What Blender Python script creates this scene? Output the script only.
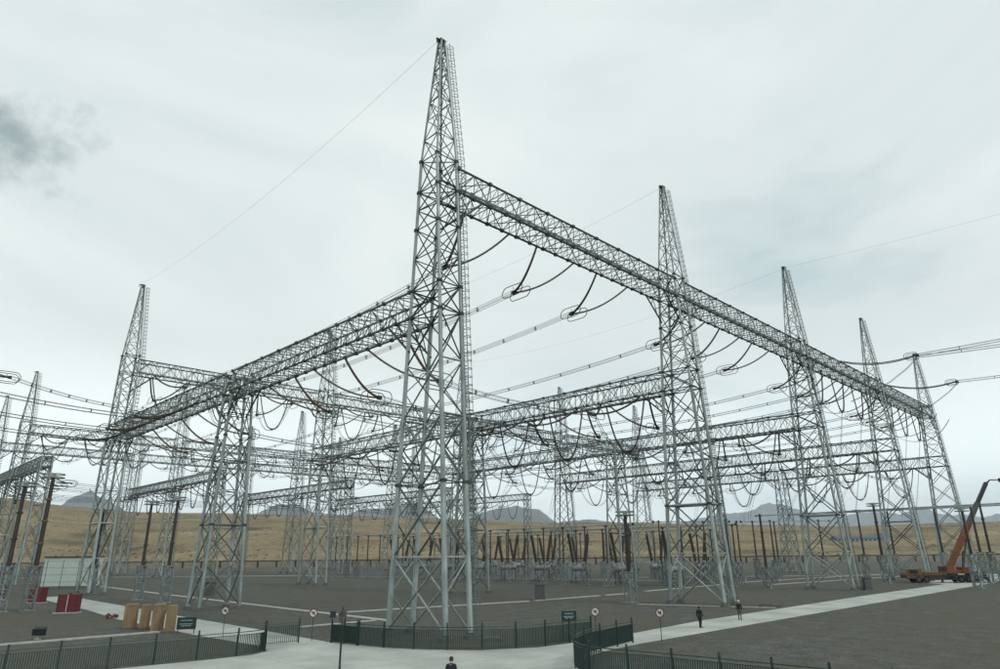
import bpy, bmesh, math, random
from mathutils import Vector, Matrix, noise as mnoise
random.seed(7)
R = math.radians
S = bpy.context.scene
C = S.collection
for o in list(bpy.data.objects): bpy.data.objects.remove(o)

# ------------------------------------------------------------------ camera, sky, sun, exposure
# world X runs along the front row of masts, world Y away from it; origin under the corner mast
AZ, PITCH, ROLL = .7885, .3179, .0091
UX, UY = math.sin(AZ), math.cos(AZ)          # world X seen from the camera's level frame
VX, VY = -math.cos(AZ), math.sin(AZ)
CAMP = Vector((-38.22, -47.32, 6.6))
rgt = Vector((UX, VX, 0)); fwdh = Vector((UY, VY, 0)); zup = Vector((0, 0, 1))
fw = fwdh*math.cos(PITCH) + zup*math.sin(PITCH)
up0 = -fwdh*math.sin(PITCH) + zup*math.cos(PITCH)
cx = rgt*math.cos(ROLL) - up0*math.sin(ROLL)
cy = rgt*math.sin(ROLL) + up0*math.cos(ROLL)
cam = bpy.data.cameras.new('camera'); co = bpy.data.objects.new('camera', cam); C.objects.link(co)
m = Matrix((cx, cy, -fw)).transposed().to_4x4(); m.translation = CAMP
co.matrix_world = m
cam.sensor_width = 36; cam.lens = 36*.6634; cam.clip_start = .3; cam.clip_end = 60000
S.camera = co

def nd(nt, t, **kw):
    n = nt.nodes.new(t)
    for k, v in kw.items(): setattr(n, k, v)
    return n
SUN_EL, SUN_DIR = R(46), (rgt*.85-fwdh*.52).normalized()
W = bpy.data.worlds.new('World'); S.world = W; W.use_nodes = True
nt = W.node_tree; nt.nodes.clear(); L = nt.links.new
out = nd(nt, 'ShaderNodeOutputWorld'); bg = nd(nt, 'ShaderNodeBackground')
sky = nd(nt, 'ShaderNodeTexSky'); sky.sky_type = 'NISHITA'; sky.sun_disc = False
sky.sun_elevation = SUN_EL; sky.sun_rotation = math.atan2(SUN_DIR.x, SUN_DIR.y)
bg.inputs['Strength'].default_value = .1
tc = nd(nt, 'ShaderNodeTexCoord')
mp = nd(nt, 'ShaderNodeMapping'); mp.inputs['Scale'].default_value = (1.0, 1.0, 2.2); mp.inputs['Rotation'].default_value = (0, R(14), R(20))
L(tc.outputs['Generated'], mp.inputs['Vector'])
n1 = nd(nt, 'ShaderNodeTexNoise'); n1.inputs['Scale'].default_value = 1.55; n1.inputs['Detail'].default_value = 7; n1.inputs['Roughness'].default_value = .52; n1.inputs['Distortion'].default_value = .9
L(mp.outputs['Vector'], n1.inputs['Vector'])
cr = nd(nt, 'ShaderNodeValToRGB'); L(n1.outputs['Fac'], cr.inputs['Fac'])
e = cr.color_ramp.elements
e[0].position = .30; e[0].color = (5.9, 7.2, 7.4, 1); e[1].position = .66; e[1].color = (9.5, 10.1, 9.9, 1)
e2 = cr.color_ramp.elements.new(.44); e2.color = (8.1, 8.9, 8.85, 1)
# one torn dark cloud low on the left
def pixdir(px, py):
    f = 663.4; a = (px-500)/f; b = (334.5-py)/f
    return (fw + cx*a + cy*b).normalized()
cd = pixdir(8, 128)
n2 = nd(nt, 'ShaderNodeTexNoise'); n2.inputs['Scale'].default_value = 12; n2.inputs['Detail'].default_value = 7; n2.inputs['Roughness'].default_value = .6
L(tc.outputs['Generated'], n2.inputs['Vector'])
sub = nd(nt, 'ShaderNodeVectorMath', operation='SUBTRACT'); L(tc.outputs['Generated'], sub.inputs[0]); sub.inputs[1].default_value = cd
sc = nd(nt, 'ShaderNodeVectorMath', operation='MULTIPLY'); L(sub.outputs[0], sc.inputs[0]); sc.inputs[1].default_value = (1.25, 1.25, 2.0)
ln = nd(nt, 'ShaderNodeVectorMath', operation='LENGTH'); L(sc.outputs[0], ln.inputs[0])
ad = nd(nt, 'ShaderNodeMath', operation='MULTIPLY_ADD'); L(n2.outputs['Fac'], ad.inputs[0]); ad.inputs[1].default_value = .34; L(ln.outputs['Value'], ad.inputs[2])
mr = nd(nt, 'ShaderNodeMapRange'); mr.interpolation_type = 'SMOOTHSTEP'; L(ad.outputs[0], mr.inputs['Value'])
mr.inputs['From Min'].default_value = .305; mr.inputs['From Max'].default_value = .185; mr.inputs['To Min'].default_value = 0; mr.inputs['To Max'].default_value = .8
sxyz = nd(nt, 'ShaderNodeSeparateXYZ'); L(tc.outputs['Generated'], sxyz.inputs[0])
hr = nd(nt, 'ShaderNodeMapRange'); hr.interpolation_type = 'SMOOTHSTEP'; L(sxyz.outputs['Z'], hr.inputs['Value'])
hr.inputs['From Min'].default_value = 0; hr.inputs['From Max'].default_value = .30; hr.inputs['To Min'].default_value = 2.0; hr.inputs['To Max'].default_value = 1
hm = nd(nt, 'ShaderNodeVectorMath', operation='SCALE'); L(cr.outputs['Color'], hm.inputs[0]); L(hr.outputs[0], hm.inputs['Scale'])
mx = nd(nt, 'ShaderNodeMix', data_type='RGBA'); L(sky.outputs[0], mx.inputs['A']); L(hm.outputs[0], mx.inputs['B']); mx.inputs['Factor'].default_value = .93
mx2 = nd(nt, 'ShaderNodeMix', data_type='RGBA'); L(mr.outputs[0], mx2.inputs['Factor']); L(mx.outputs['Result'], mx2.inputs['A']); mx2.inputs['B'].default_value = (2.1, 3.0, 3.1, 1)
L(mx2.outputs['Result'], bg.inputs['Color']); L(bg.outputs[0], out.inputs['Surface'])
sl = bpy.data.lights.new('sun', 'SUN'); sl.energy = 1.3; sl.angle = R(12); sl.color = (1, .97, .92)
so = bpy.data.objects.new('sun', sl); C.objects.link(so)
sd = Vector((SUN_DIR.x*math.cos(SUN_EL), SUN_DIR.y*math.cos(SUN_EL), math.sin(SUN_EL)))
so.rotation_euler = sd.to_track_quat('Z', 'Y').to_euler(); so.location = (0, 0, 120)
vs = S.view_settings; vs.view_transform = 'Standard'; vs.look = 'None'; vs.exposure = 0.0; vs.gamma = 1; vs.use_curve_mapping = False

# ------------------------------------------------------------------ helpers
def mat(name, col, rough=.7, metal=0., var=.15, scale=3., bump=0., bscale=40., col2=None, emit=None, spec=None, rnd=0.):
    M = bpy.data.materials.new(name); M.use_nodes = True; t = M.node_tree; b = t.nodes['Principled BSDF']; l = t.links.new
    b.inputs['Roughness'].default_value = rough; b.inputs['Metallic'].default_value = metal
    if spec is not None: b.inputs['Specular IOR Level'].default_value = spec
    c2 = col2 or tuple(c*(1-var) for c in col)
    g = nd(t, 'ShaderNodeNewGeometry'); n = nd(t, 'ShaderNodeTexNoise'); n.inputs['Scale'].default_value = scale; n.inputs['Detail'].default_value = 5
    l(g.outputs['Position'], n.inputs['Vector'])
    r = nd(t, 'ShaderNodeValToRGB'); l(n.outputs['Fac'], r.inputs['Fac'])
    r.color_ramp.elements[0].position = .35; r.color_ramp.elements[1].position = .65
    r.color_ramp.elements[0].color = (*c2, 1); r.color_ramp.elements[1].color = (*col, 1)
    if rnd:
        oi = nd(t, 'ShaderNodeObjectInfo'); mr_ = nd(t, 'ShaderNodeMapRange'); l(oi.outputs['Random'], mr_.inputs['Value']); mr_.inputs['To Min'].default_value = 1-rnd; mr_.inputs['To Max'].default_value = 1+rnd*.6
        n4 = nd(t, 'ShaderNodeTexNoise'); n4.inputs['Scale'].default_value = 5; n4.inputs['Detail'].default_value = 3
        mpp = nd(t, 'ShaderNodeMapping'); mpp.inputs['Scale'].default_value = (1, 1, .12); l(g.outputs['Position'], mpp.inputs['Vector']); l(mpp.outputs[0], n4.inputs['Vector'])
        ma = nd(t, 'ShaderNodeMapRange'); l(n4.outputs['Fac'], ma.inputs['Value']); ma.inputs['From Min'].default_value = .35; ma.inputs['From Max'].default_value = .65; ma.inputs['To Min'].default_value = .78; ma.inputs['To Max'].default_value = 1.08
        mu = nd(t, 'ShaderNodeMath', operation='MULTIPLY'); l(mr_.outputs[0], mu.inputs[0]); l(ma.outputs[0], mu.inputs[1])
        vm = nd(t, 'ShaderNodeVectorMath', operation='SCALE'); l(r.outputs['Color'], vm.inputs[0]); l(mu.outputs[0], vm.inputs['Scale']); l(vm.outputs[0], b.inputs['Base Color'])
    else: l(r.outputs['Color'], b.inputs['Base Color'])
    if bump:
        n3 = nd(t, 'ShaderNodeTexNoise'); n3.inputs['Scale'].default_value = bscale; n3.inputs['Detail'].default_value = 3; l(g.outputs['Position'], n3.inputs['Vector'])
        bp = nd(t, 'ShaderNodeBump'); bp.inputs['Strength'].default_value = bump; bp.inputs['Distance'].default_value = .03
        l(n3.outputs['Fac'], bp.inputs['Height']); l(bp.outputs['Normal'], b.inputs['Normal'])
    return M
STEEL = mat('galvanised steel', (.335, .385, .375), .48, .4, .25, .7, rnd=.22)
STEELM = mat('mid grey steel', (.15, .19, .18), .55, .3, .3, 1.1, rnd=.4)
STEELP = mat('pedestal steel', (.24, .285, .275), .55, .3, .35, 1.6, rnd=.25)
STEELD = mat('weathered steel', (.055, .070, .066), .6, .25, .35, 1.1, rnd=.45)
WIREM = mat('aluminium wire', (.10, .115, .12), .55, .4, .1)
BROWN = mat('brown porcelain', (.030, .017, .014), .4, 0, .35, 2.)
DARKB = mat('dark brown insulator', (.052, .035, .022), .5, 0, .4, 2.)
RUSTB = mat('reddish brown insulator', (.125, .072, .034), .45, 0, .3, 2.)
CONC = mat('pale concrete', (.43, .455, .415), .85, 0, .30, .22, .3, 9)
KERB = mat('kerb concrete', (.40, .41, .38), .85, 0, .25, 2., .2, 20)
FOOT = mat('footing concrete', (.13, .135, .12), .9, 0, .3, 2., .3, 15)
GREEN = mat('dark green paint', (.007, .030, .026), .45, 0, .3, 3.)
BLACK = mat('black paint', (.012, .013, .014), .4, 0, .2)
WHITE = mat('white paint', (.72, .74, .72), .6, 0, .12, 3.)
RED = mat('red paint', (.115, .006, .012), .5, 0, .3, 1.5)
CRATE = mat('tan plywood', (.27, .195, .108), .85, 0, .18, 1.2, rnd=.07)
ORANGE = mat('orange paint', (.20, .064, .013), .6, 0, .45, .9)
YELLOW = mat('yellow paint', (.13, .06, .012), .6, 0, .4, .9)
TYRE = mat('tyre rubber', (.012, .012, .012), .85)
GLASS = mat('dark glass', (.02, .028, .03), .1)
GREYB = mat('grey cabinet', (.085, .09, .085), .7, 0, .25, 3.)
SHED = mat('pale shed sheet', (.50, .58, .53), .6, 0, .08, 1.)
WALLM = mat('perimeter wall render', (.27, .245, .195), .9, 0, .25, .4)
CAPM = mat('wall cap', (.04, .032, .028), .85, 0, .2, 1.)
BLUE = mat('blue roof sheet', (.04, .085, .16), .6)
TANK = mat('grey enclosure paint', (.22, .24, .235), .5, .1, .2, 2.)
NAVY = mat('navy cloth', (.008, .010, .018), .9)
CHAR = mat('charcoal cloth', (.016, .018, .020), .9)
TROU = mat('grey trousers', (.10, .10, .095), .9)
SKIN = mat('skin', (.36, .2, .14), .6)
HAIR = mat('black hair', (.008, .007, .007), .5)
HAT = mat('pale helmet', (.5, .45, .33), .5)
def joints(M, w, h, f):
    t = M.node_tree; b = t.nodes['Principled BSDF']; l = t.links.new; src = b.inputs['Base Color'].links[0].from_socket
    g = nd(t, 'ShaderNodeNewGeometry'); br = nd(t, 'ShaderNodeTexBrick'); br.offset = 0; br.inputs['Scale'].default_value = 1; br.inputs['Brick Width'].default_value = w; br.inputs['Row Height'].default_value = h; br.inputs['Mortar Size'].default_value = .03; br.inputs['Mortar Smooth'].default_value = .4
    l(g.outputs['Position'], br.inputs['Vector']); mm = nd(t, 'ShaderNodeMath', operation='MULTIPLY'); l(br.outputs['Fac'], mm.inputs[0]); mm.inputs[1].default_value = f
    mx_ = nd(t, 'ShaderNodeMix', data_type='RGBA'); l(mm.outputs[0], mx_.inputs['Factor']); l(src, mx_.inputs['A']); mx_.inputs['B'].default_value = (.10, .10, .085, 1)
    n_ = nd(t, 'ShaderNodeTexNoise'); n_.inputs['Scale'].default_value = 1.3; n_.inputs['Detail'].default_value = 8; n_.inputs['Roughness'].default_value = .7; l(g.outputs['Position'], n_.inputs['Vector'])
    r_ = nd(t, 'ShaderNodeMapRange'); l(n_.outputs['Fac'], r_.inputs['Value']); r_.inputs['From Min'].default_value = .52; r_.inputs['From Max'].default_value = .75; r_.inputs['To Max'].default_value = .45
    m2_ = nd(t, 'ShaderNodeMix', data_type='RGBA'); l(r_.outputs[0], m2_.inputs['Factor']); l(mx_.outputs['Result'], m2_.inputs['A']); m2_.inputs['B'].default_value = (.23, .23, .20, 1)
    l(m2_.outputs['Result'], b.inputs['Base Color'])
joints(CONC, 5.0, 4.0, .5)
def ground_mat(name, ca, cb, cc, s1, s2, bump, bs):
    M = bpy.data.materials.new(name); M.use_nodes = True; t = M.node_tree; b = t.nodes['Principled BSDF']; l = t.links.new
    b.inputs['Roughness'].default_value = .95; b.inputs['Specular IOR Level'].default_value = .15
    g = nd(t, 'ShaderNodeNewGeometry')
    a = nd(t, 'ShaderNodeTexNoise'); a.inputs['Scale'].default_value = s1; a.inputs['Detail'].default_value = 6; l(g.outputs['Position'], a.inputs['Vector'])
    r = nd(t, 'ShaderNodeValToRGB'); l(a.outputs['Fac'], r.inputs['Fac'])
    r.color_ramp.elements[0].position = .32; r.color_ramp.elements[1].position = .68
    r.color_ramp.elements[0].color = (*ca, 1); r.color_ramp.elements[1].color = (*cb, 1)
    v = nd(t, 'ShaderNodeTexVoronoi'); v.inputs['Scale'].default_value = s2; l(g.outputs['Position'], v.inputs['Vector'])
    m1 = nd(t, 'ShaderNodeMix', data_type='RGBA'); m1.blend_type = 'OVERLAY'; m1.inputs['Factor'].default_value = .85
    l(r.outputs['Color'], m1.inputs['A']); l(v.outputs['Color'], m1.inputs['B'])
    hs = nd(t, 'ShaderNodeHueSaturation'); hs.inputs['Saturation'].default_value = .35; l(m1.outputs['Result'], hs.inputs['Color'])
    m2 = nd(t, 'ShaderNodeMix', data_type='RGBA'); m2.inputs['Factor'].default_value = .35; l(hs.outputs['Color'], m2.inputs['A']); l(r.outputs['Color'], m2.inputs['B'])
    a2 = nd(t, 'ShaderNodeTexNoise'); a2.inputs['Scale'].default_value = s1*.12; a2.inputs['Detail'].default_value = 3; l(g.outputs['Position'], a2.inputs['Vector'])
    r2 = nd(t, 'ShaderNodeMapRange'); l(a2.outputs['Fac'], r2.inputs['Value']); r2.inputs['From Min'].default_value = .4; r2.inputs['From Max'].default_value = .62
    r2.inputs['To Max'].default_value = .75
    m3 = nd(t, 'ShaderNodeMix', data_type='RGBA'); l(r2.outputs[0], m3.inputs['Factor']); l(m2.outputs['Result'], m3.inputs['A']); m3.inputs['B'].default_value = (*cc, 1)
    l(m3.outputs['Result'], b.inputs['Base Color'])
    bp = nd(t, 'ShaderNodeBump'); bp.inputs['Strength'].default_value = bump; bp.inputs['Distance'].default_value = .06
    n3 = nd(t, 'ShaderNodeTexNoise'); n3.inputs['Scale'].default_value = bs; l(g.outputs['Position'], n3.inputs['Vector']); l(n3.outputs['Fac'], bp.inputs['Height']); l(bp.outputs['Normal'], b.inputs['Normal'])
    return M
GRAVEL = ground_mat('dark gravel', (.056, .062, .048), (.090, .097, .076), (.083, .084, .061), .55, 6.5, 1.0, 9)
STEPPE = ground_mat('dry grass', (.13, .095, .048), (.215, .155, .075), (.10, .075, .042), .03, .4, .4, .8)

def obj(name, me, M=None, parent=None, loc=None, rot=None, scale=None):
    o = bpy.data.objects.new(name, me); C.objects.link(o)
    if M is not None and me is not None and len(me.materials) == 0: me.materials.append(M)
    if parent: o.parent = parent
    if loc is not None: o.location = loc
    if rot is not None: o.rotation_euler = rot
    if scale is not None: o.scale = scale
    return o
def tag(o, label, cat, group=None, kind=None):
    if label: o['label'] = label
    if cat: o['category'] = cat
    if group: o['group'] = group
    if kind: o['kind'] = kind
    return o
def thing(name, label, cat, loc=(0, 0, 0), rz=0, group=None):
    o = bpy.data.objects.new(name, None); C.objects.link(o); o.location = loc; o.rotation_euler = (0, 0, rz); o.empty_display_size = .5
    return tag(o, label, cat, group)
def struct(name, me, M, parent=None, label=None):
    o = obj(name, me, M, parent)
    if parent is None: o['kind'] = 'structure'
    return o
class MB:                                         # mesh builder
    def __init__(s): s.v = []; s.f = []
    def add(s, vs, fs):
        k = len(s.v); s.v += [tuple(p) for p in vs]; s.f += [tuple(i+k for i in f) for f in fs]
    def box(s, x0, y0, z0, x1, y1, z1, M=None):
        vs = [Vector((x, y, z)) for z in (z0, z1) for y in (y0, y1) for x in (x0, x1)]
        if M is not None: vs = [M @ p for p in vs]
        s.add(vs, [(0, 2, 3, 1), (4, 5, 7, 6), (0, 1, 5, 4), (2, 6, 7, 3), (0, 4, 6, 2), (1, 3, 7, 5)])
    def tube(s, pts, rad, n=6, cap=True, closed=False):
        pts = [Vector(p) for p in pts]; N = len(pts)
        rr = rad if isinstance(rad, (list, tuple)) else [rad]*N
        k = len(s.v); prev = None
        for i, p in enumerate(pts):
            a = pts[(i-1) % N] if (i > 0 or closed) else p; b = pts[(i+1) % N] if (i < N-1 or closed) else p
            t = (b-a).normalized()
            if prev is None:
                ref = Vector((0, 0, 1)) if abs(t.z) < .9 else Vector((1, 0, 0)); x = t.cross(ref).normalized()
            else:
                x = (prev - t*prev.dot(t)); x = x.normalized() if x.length > 1e-6 else t.orthogonal().normalized()
            prev = x; y = t.cross(x)
            for j in range(n):
                an = 2*math.pi*j/n; s.v.append(tuple(p + (x*math.cos(an)+y*math.sin(an))*rr[i]))
        for i in range(N if closed else N-1):
            a = k+i*n; b = k+((i+1) % N)*n
            for j in range(n): s.f.append((a+j, a+(j+1) % n, b+(j+1) % n, b+j))
        if cap and not closed:
            s.f.append(tuple(k+j for j in range(n))[::-1]); s.f.append(tuple(k+(N-1)*n+j for j in range(n)))
    def bar(s, a, b, r, n=5): s.tube([a, b], r, n, True)
    def lathe(s, prof, n=12, c=(0, 0)):
        k = len(s.v)
        for r, z in prof:
            for j in range(n):
                an = 2*math.pi*j/n; s.v.append((c[0]+r*math.cos(an), c[1]+r*math.sin(an), z))
        for i in range(len(prof)-1):
            for j in range(n): s.f.append((k+i*n+j, k+i*n+(j+1) % n, k+(i+1)*n+(j+1) % n, k+(i+1)*n+j))
        s.f.append(tuple(k+j for j in range(n))[::-1]); s.f.append(tuple(k+(len(prof)-1)*n+j for j in range(n)))
    def me(s, name='mesh', smooth=False, M=None):
        d = bpy.data.meshes.new(name); d.from_pydata(s.v, [], s.f); d.update()
        if smooth: d.polygons.foreach_set('use_smooth', [True]*len(d.polygons))
        if M: d.materials.append(M)
        return d
_unit = {}
def unit(n, M):                                  # shared unit cylinder from z=0 to z=1
    if (n, M.name) not in _unit:
        b = MB(); b.tube([(0, 0, 0), (0, 0, 1)], 1, n); d = b.me('bar', False, M)
        for p in d.polygons: p.use_smooth = len(p.vertices) == 4
        _unit[(n, M.name)] = d
    return _unit[(n, M.name)]
def baro(name, a, b, r, parent, M=None, n=6):
    a = Vector(a); b = Vector(b); d = b-a
    o = bpy.data.objects.new(name, unit(n, M or STEELD)); C.objects.link(o); o.parent = parent
    o.location = a; o.rotation_mode = 'QUATERNION'; o.rotation_quaternion = d.to_track_quat('Z', 'Y'); o.scale = (r, r, d.length)
    return o
def lerp(a, b, t): return a+(b-a)*t
def lattice(root, bars, single, stuffname='bracing'):
    """bars: (name, a, b, r, material, n); either one object per bar or one joined part per name"""
    if single:
        for nm, a, b, r, M, n in bars: baro(nm, a, b, r, root, M, n)
    return root
_joined = {}
def lattice_shared(key, root, bars):
    """joined parts per (name, material); the mesh data is shared by all roots with this key"""
    if key not in _joined:
        d = {}
        for nm, a, b, r, M, n in bars:
            d.setdefault((nm, M.name), (MB(), M))[0].bar(a, b, r, n)
        _joined[key] = [(nm, mb.me(nm, False, M)) for (nm, _), (mb, M) in d.items()]
    for nm, d in _joined[key]:
        o = obj(nm, d, None, root)
        if nm != 'leg' and not nm.startswith('chord'): o['kind'] = 'stuff'

def camuv(x, d): return (CAMP.x + rgt.x*x + fwdh.x*d, CAMP.y + rgt.y*x + fwdh.y*d)   # level camera frame -> world plan

# ------------------------------------------------------------------ ground
def sheet(name, pts, z, M, kind='structure'):
    b = bmesh.new(); vs = [b.verts.new((x, y, z)) for x, y in pts]; f = b.faces.new(vs)
    bmesh.ops.triangulate(b, faces=[f]); bmesh.ops.recalc_face_normals(b, faces=b.faces)
    if b.faces and sum(f.normal.z for f in b.faces) < 0: bmesh.ops.reverse_faces(b, faces=b.faces)
    d = bpy.data.meshes.new(name); b.to_mesh(d); b.free()
    o = obj(name, d, M); o['kind'] = kind
    return o
c0 = CAMP
def quad(x0, d0, x1, d1): return [camuv(x0, d0), camuv(x1, d0), camuv(x1, d1), camuv(x0, d1)]
sheet('ground', quad(-27000, -3000, 27000, 22000), -.05, STEPPE)
sheet('gravel_yard', quad(-420, -60, 520, 396), 0, GRAVEL)
apron = [(-75, -75), (-75, 5.2), (-38, 3.0), (-29.3, 2.3), (-18, 1.1), (-14.8, 1.05), (-13.2, 2.0), (-12.2, 4.4), (-12.4, 9.0), (-7.3, 9.0), (-7.45, 2.4), (-7.0, -.5), (-6.3, -3.4), (-5.0, -6.1), (-2.8, -9.2), (1.2, -11.35), (7.2, -11.8),
         (9.5, -11.8), (9.5, -15.7), (8, -15.7), (3.4, -16.1), (.2, -16.7), (-2.9, -18.5), (-4.8, -20), (-5.8, -21.4), (-5.8, -23.2), (-5.3, -25.2), (-5.1, -38), (-5, -75)]
sheet('concrete_apron', apron, .004, CONC)
sheet('concrete_path', [(-12.4, 9.0), (-12.7, 16.5), (-12.5, 39), (-11, 56), (-9.2, 96), (-4.2, 96), (-5.3, 62), (-6.3, 39.5), (-6.9, 17), (-7.3, 9.0)], .004, CONC)
sheet('concrete_path', [(9.5, -11.8), (13.6, -11.4), (26, -10.3), (74, -9.7), (122, -9.7), (126, -4), (150, 4), (190, 4), (190, -26), (150, -26), (140, -15.7), (22, -15.7), (9.5, -15.7)], .004, CONC)
def slabstrip(name, a, b, w=.8, h=.09, n=None):
    """cable-trench strip of separate cover slabs"""
    a = Vector((*a, 0)); b = Vector((*b, 0)); d = b-a; ln = d.length; n = n or max(1, int(ln/6.0))
    root = bpy.data.objects.new(name, None); C.objects.link(root); root.location = a; root.rotation_euler = (0, 0, math.atan2(d.y, d.x)); root['kind'] = 'structure'
    q = MB(); st = ln/n; q.box(.02, -w/2, 0, st-.02, w/2, h); me = q.me('slab', False, KERB)
    for i in range(n): obj('slab', me, None, root, (i*st, 0, random.uniform(-.008, .008)))
slabstrip('trench_cover', (5.9, 14.0), (8.6, 84)); slabstrip('trench_cover', (8.6, 84.5), (12, 150))
slabstrip('trench_cover', (-3.3, 15.2), (5.2, 15.2), .6)
slabstrip('trench_cover', (9, 26.5), (36, 22), .7); slabstrip('trench_cover', (37, 21.9), (52, 21.7), .7); slabstrip('trench_cover', (53.5, 21.7), (59, 21.4), .7); slabstrip('trench_cover', (66.4, 22.8), (96, 23.8), .7)
slabstrip('trench_cover', (40.6, 6.9), (45.8, -9.4), .45)
slabstrip('kerb_strip', (-48, 21.2), (-12.9, 21.2), .5, .12)
slabstrip('trench_cover', (100, 16), (160, 9), .7); slabstrip('trench_cover', (104, 26), (175, 18), .8)
slabstrip('trench_cover', (78, 155), (108, 40), 1.0); slabstrip('trench_cover', (120, 62), (190, -6), 1.2)
slabstrip('trench_cover', camuv(-230, 236), camuv(-60, 232), 1.6)

# hills rising behind the wall
RIDGE = [(-400, 488), (0, 495), (60, 504), (120, 510), (250, 513), (400, 518), (540, 524), (700, 527), (850, 531), (1000, 527), (1300, 522)]
def interp(T, x):
    if x <= T[0][0]: return T[0][1]
    for (a, p), (b, q) in zip(T, T[1:]):
        if x <= b: return p+(q-p)*(x-a)/(b-a)
    return T[-1][1]
def hill_mesh():
    b = MB(); nx, ny = 190, 46
    for j in range(ny+1):
        t = j/ny; d = 398+ (1500-398)*t**1.5
        for i in range(nx+1):
            s = -1.25+2.5*i/nx; x = s*d
            px = 500+663.4*s/.95
            el = (553-interp(RIDGE, px))/698
            top = 1100*el+6.6
            k = max(0., min(1., (d-398)/(1100-398)))
            p = Vector(camuv(x, d)).to_3d()
            h = top*(k**.95)*(1 if d < 1100 else 1-.25*((d-1100)/400))
            nz = mnoise.fractal(Vector((p.x*.006, p.y*.006, 3)), 1, 2.1, 5)
            h += nz*5.0*min(1, k*5)*(1 if d < 1000 else .5) + mnoise.noise(Vector((p.x*.03, p.y*.03, 7)))*.9*min(1, k*6)
            b.v.append((p.x, p.y, max(-.1, h) if d > 399 else -.3))
    w = nx+1
    for j in range(ny):
        for i in range(nx): b.f.append((j*w+i, j*w+i+1, (j+1)*w+i+1, (j+1)*w+i))
    return b.me('hills', True)
def hill_mat():
    M = bpy.data.materials.new('steppe hillside'); M.use_nodes = True; t = M.node_tree; b = t.nodes['Principled BSDF']; l = t.links.new
    b.inputs['Roughness'].default_value = .95; b.inputs['Specular IOR Level'].default_value = .1
    g = nd(t, 'ShaderNodeNewGeometry')
    a = nd(t, 'ShaderNodeTexNoise'); a.inputs['Scale'].default_value = .013; a.inputs['Detail'].default_value = 8; a.inputs['Roughness'].default_value = .62; a.inputs['Distortion'].default_value = .6; l(g.outputs['Position'], a.inputs['Vector'])
    r = nd(t, 'ShaderNodeValToRGB'); l(a.outputs['Fac'], r.inputs['Fac']); E_ = r.color_ramp.elements
    E_[0].position = .33; E_[0].color = (.080, .070, .046, 1); E_[1].position = .70; E_[1].color = (.34, .285, .185, 1)
    k = E_.new(.45); k.color = (.185, .148, .088, 1); k = E_.new(.58); k.color = (.225, .182, .108, 1)
    c = nd(t, 'ShaderNodeTexNoise'); c.inputs['Scale'].default_value = .25; c.inputs['Detail'].default_value = 4; l(g.outputs['Position'], c.inputs['Vector'])
    mr_ = nd(t, 'ShaderNodeMapRange'); l(c.outputs['Fac'], mr_.inputs['Value']); mr_.inputs['From Min'].default_value = .53; mr_.inputs['From Max'].default_value = .66; mr_.inputs['To Max'].default_value = .7
    mm = nd(t, 'ShaderNodeMix', data_type='RGBA'); l(mr_.outputs[0], mm.inputs['Factor']); l(r.outputs['Color'], mm.inputs['A']); mm.inputs['B'].default_value = (.07, .062, .036, 1)
    l(mm.outputs['Result'], b.inputs['Base Color'])
    return M
HM_ = hill_mesh(); struct('hills', HM_, hill_mat())
q = MB(); rs = random.Random(3)
for k in range(9000):
    j = rs.randrange(2, 40); i = rs.randrange(0, 189); w = 191; f1, f2 = rs.random(), rs.random()
    a_, b_, c_, d_ = (HM_.vertices[j*w+i].co, HM_.vertices[j*w+i+1].co, HM_.vertices[(j+1)*w+i].co, HM_.vertices[(j+1)*w+i+1].co)
    p = a_.lerp(b_, f1).lerp(c_.lerp(d_, f1), f2)
    if mnoise.noise(Vector((p.x*.012, p.y*.012, 1))) < rs.uniform(-.25, .35): continue
    r_ = rs.uniform(.5, 1.5); ht = r_*rs.uniform(.5, .9); ang = rs.random()*6
    ring = [p+Vector((r_*rs.uniform(.7, 1.3)*math.cos(ang+n*1.2566), r_*rs.uniform(.7, 1.3)*math.sin(ang+n*1.2566), -.2)) for n in range(5)]
    top = p+Vector((rs.uniform(-.3, .3), rs.uniform(-.3, .3), ht))
    q.add(ring+[top], [(n, (n+1) % 5, 5) for n in range(5)])
o = obj('scrub', q.me('scrub', True), mat('dry scrub', (.075, .068, .038), .95, 0, .4, .05)); tag(o, 'scattered low dry scrub across the tan hillside', 'scrub', None, 'stuff')
# far mountains: ridged meshes 3-4 km away
def mountain(name, prof, dist, depth, seed, M):
    b = MB(); x0, x1 = prof[0][0], prof[-1][0]; nx = max(24, int((x1-x0)/2.2)); ny = 20
    for j in range(ny+1):
        t = j/ny*2-1
        for i in range(nx+1):
            px = lerp(x0, x1, i/nx); s = (px-500)/663.4*.952; d = dist+depth*t
            H = max(0, (553-interp(prof, px))/698*dist)*(1+.10*mnoise.fractal(Vector((px*.035, seed, 0)), .8, 2.2, 5))
            x, y = camuv(s*dist+depth*t*s*.6, d)
            rg = 1-abs(mnoise.fractal(Vector((x*.0012, y*.0012, seed)), .9, 2.1, 6))*1.1
            h = H*max(0, (1-abs(t)**1.15))*(1 if abs(t) < .03 else max(.35, min(1.02, rg+.1)))
            b.v.append((x, y, h-6))
    w = nx+1
    for j in range(ny):
        for i in range(nx): b.f.append((j*w+i, j*w+i+1, (j+1)*w+i+1, (j+1)*w+i))
    struct(name, b.me(name, True), M)
ROCK = mat('bare mountain rock', (.095, .10, .105), .95, 0, .4, .006)
mountain('mountain', [(-150, 553), (-60, 520), (20, 512), (52, 500), (77, 489), (96, 497), (120, 508), (150, 513), (185, 522), (230, 553)], 9800, 1200, 1, ROCK)
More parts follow.
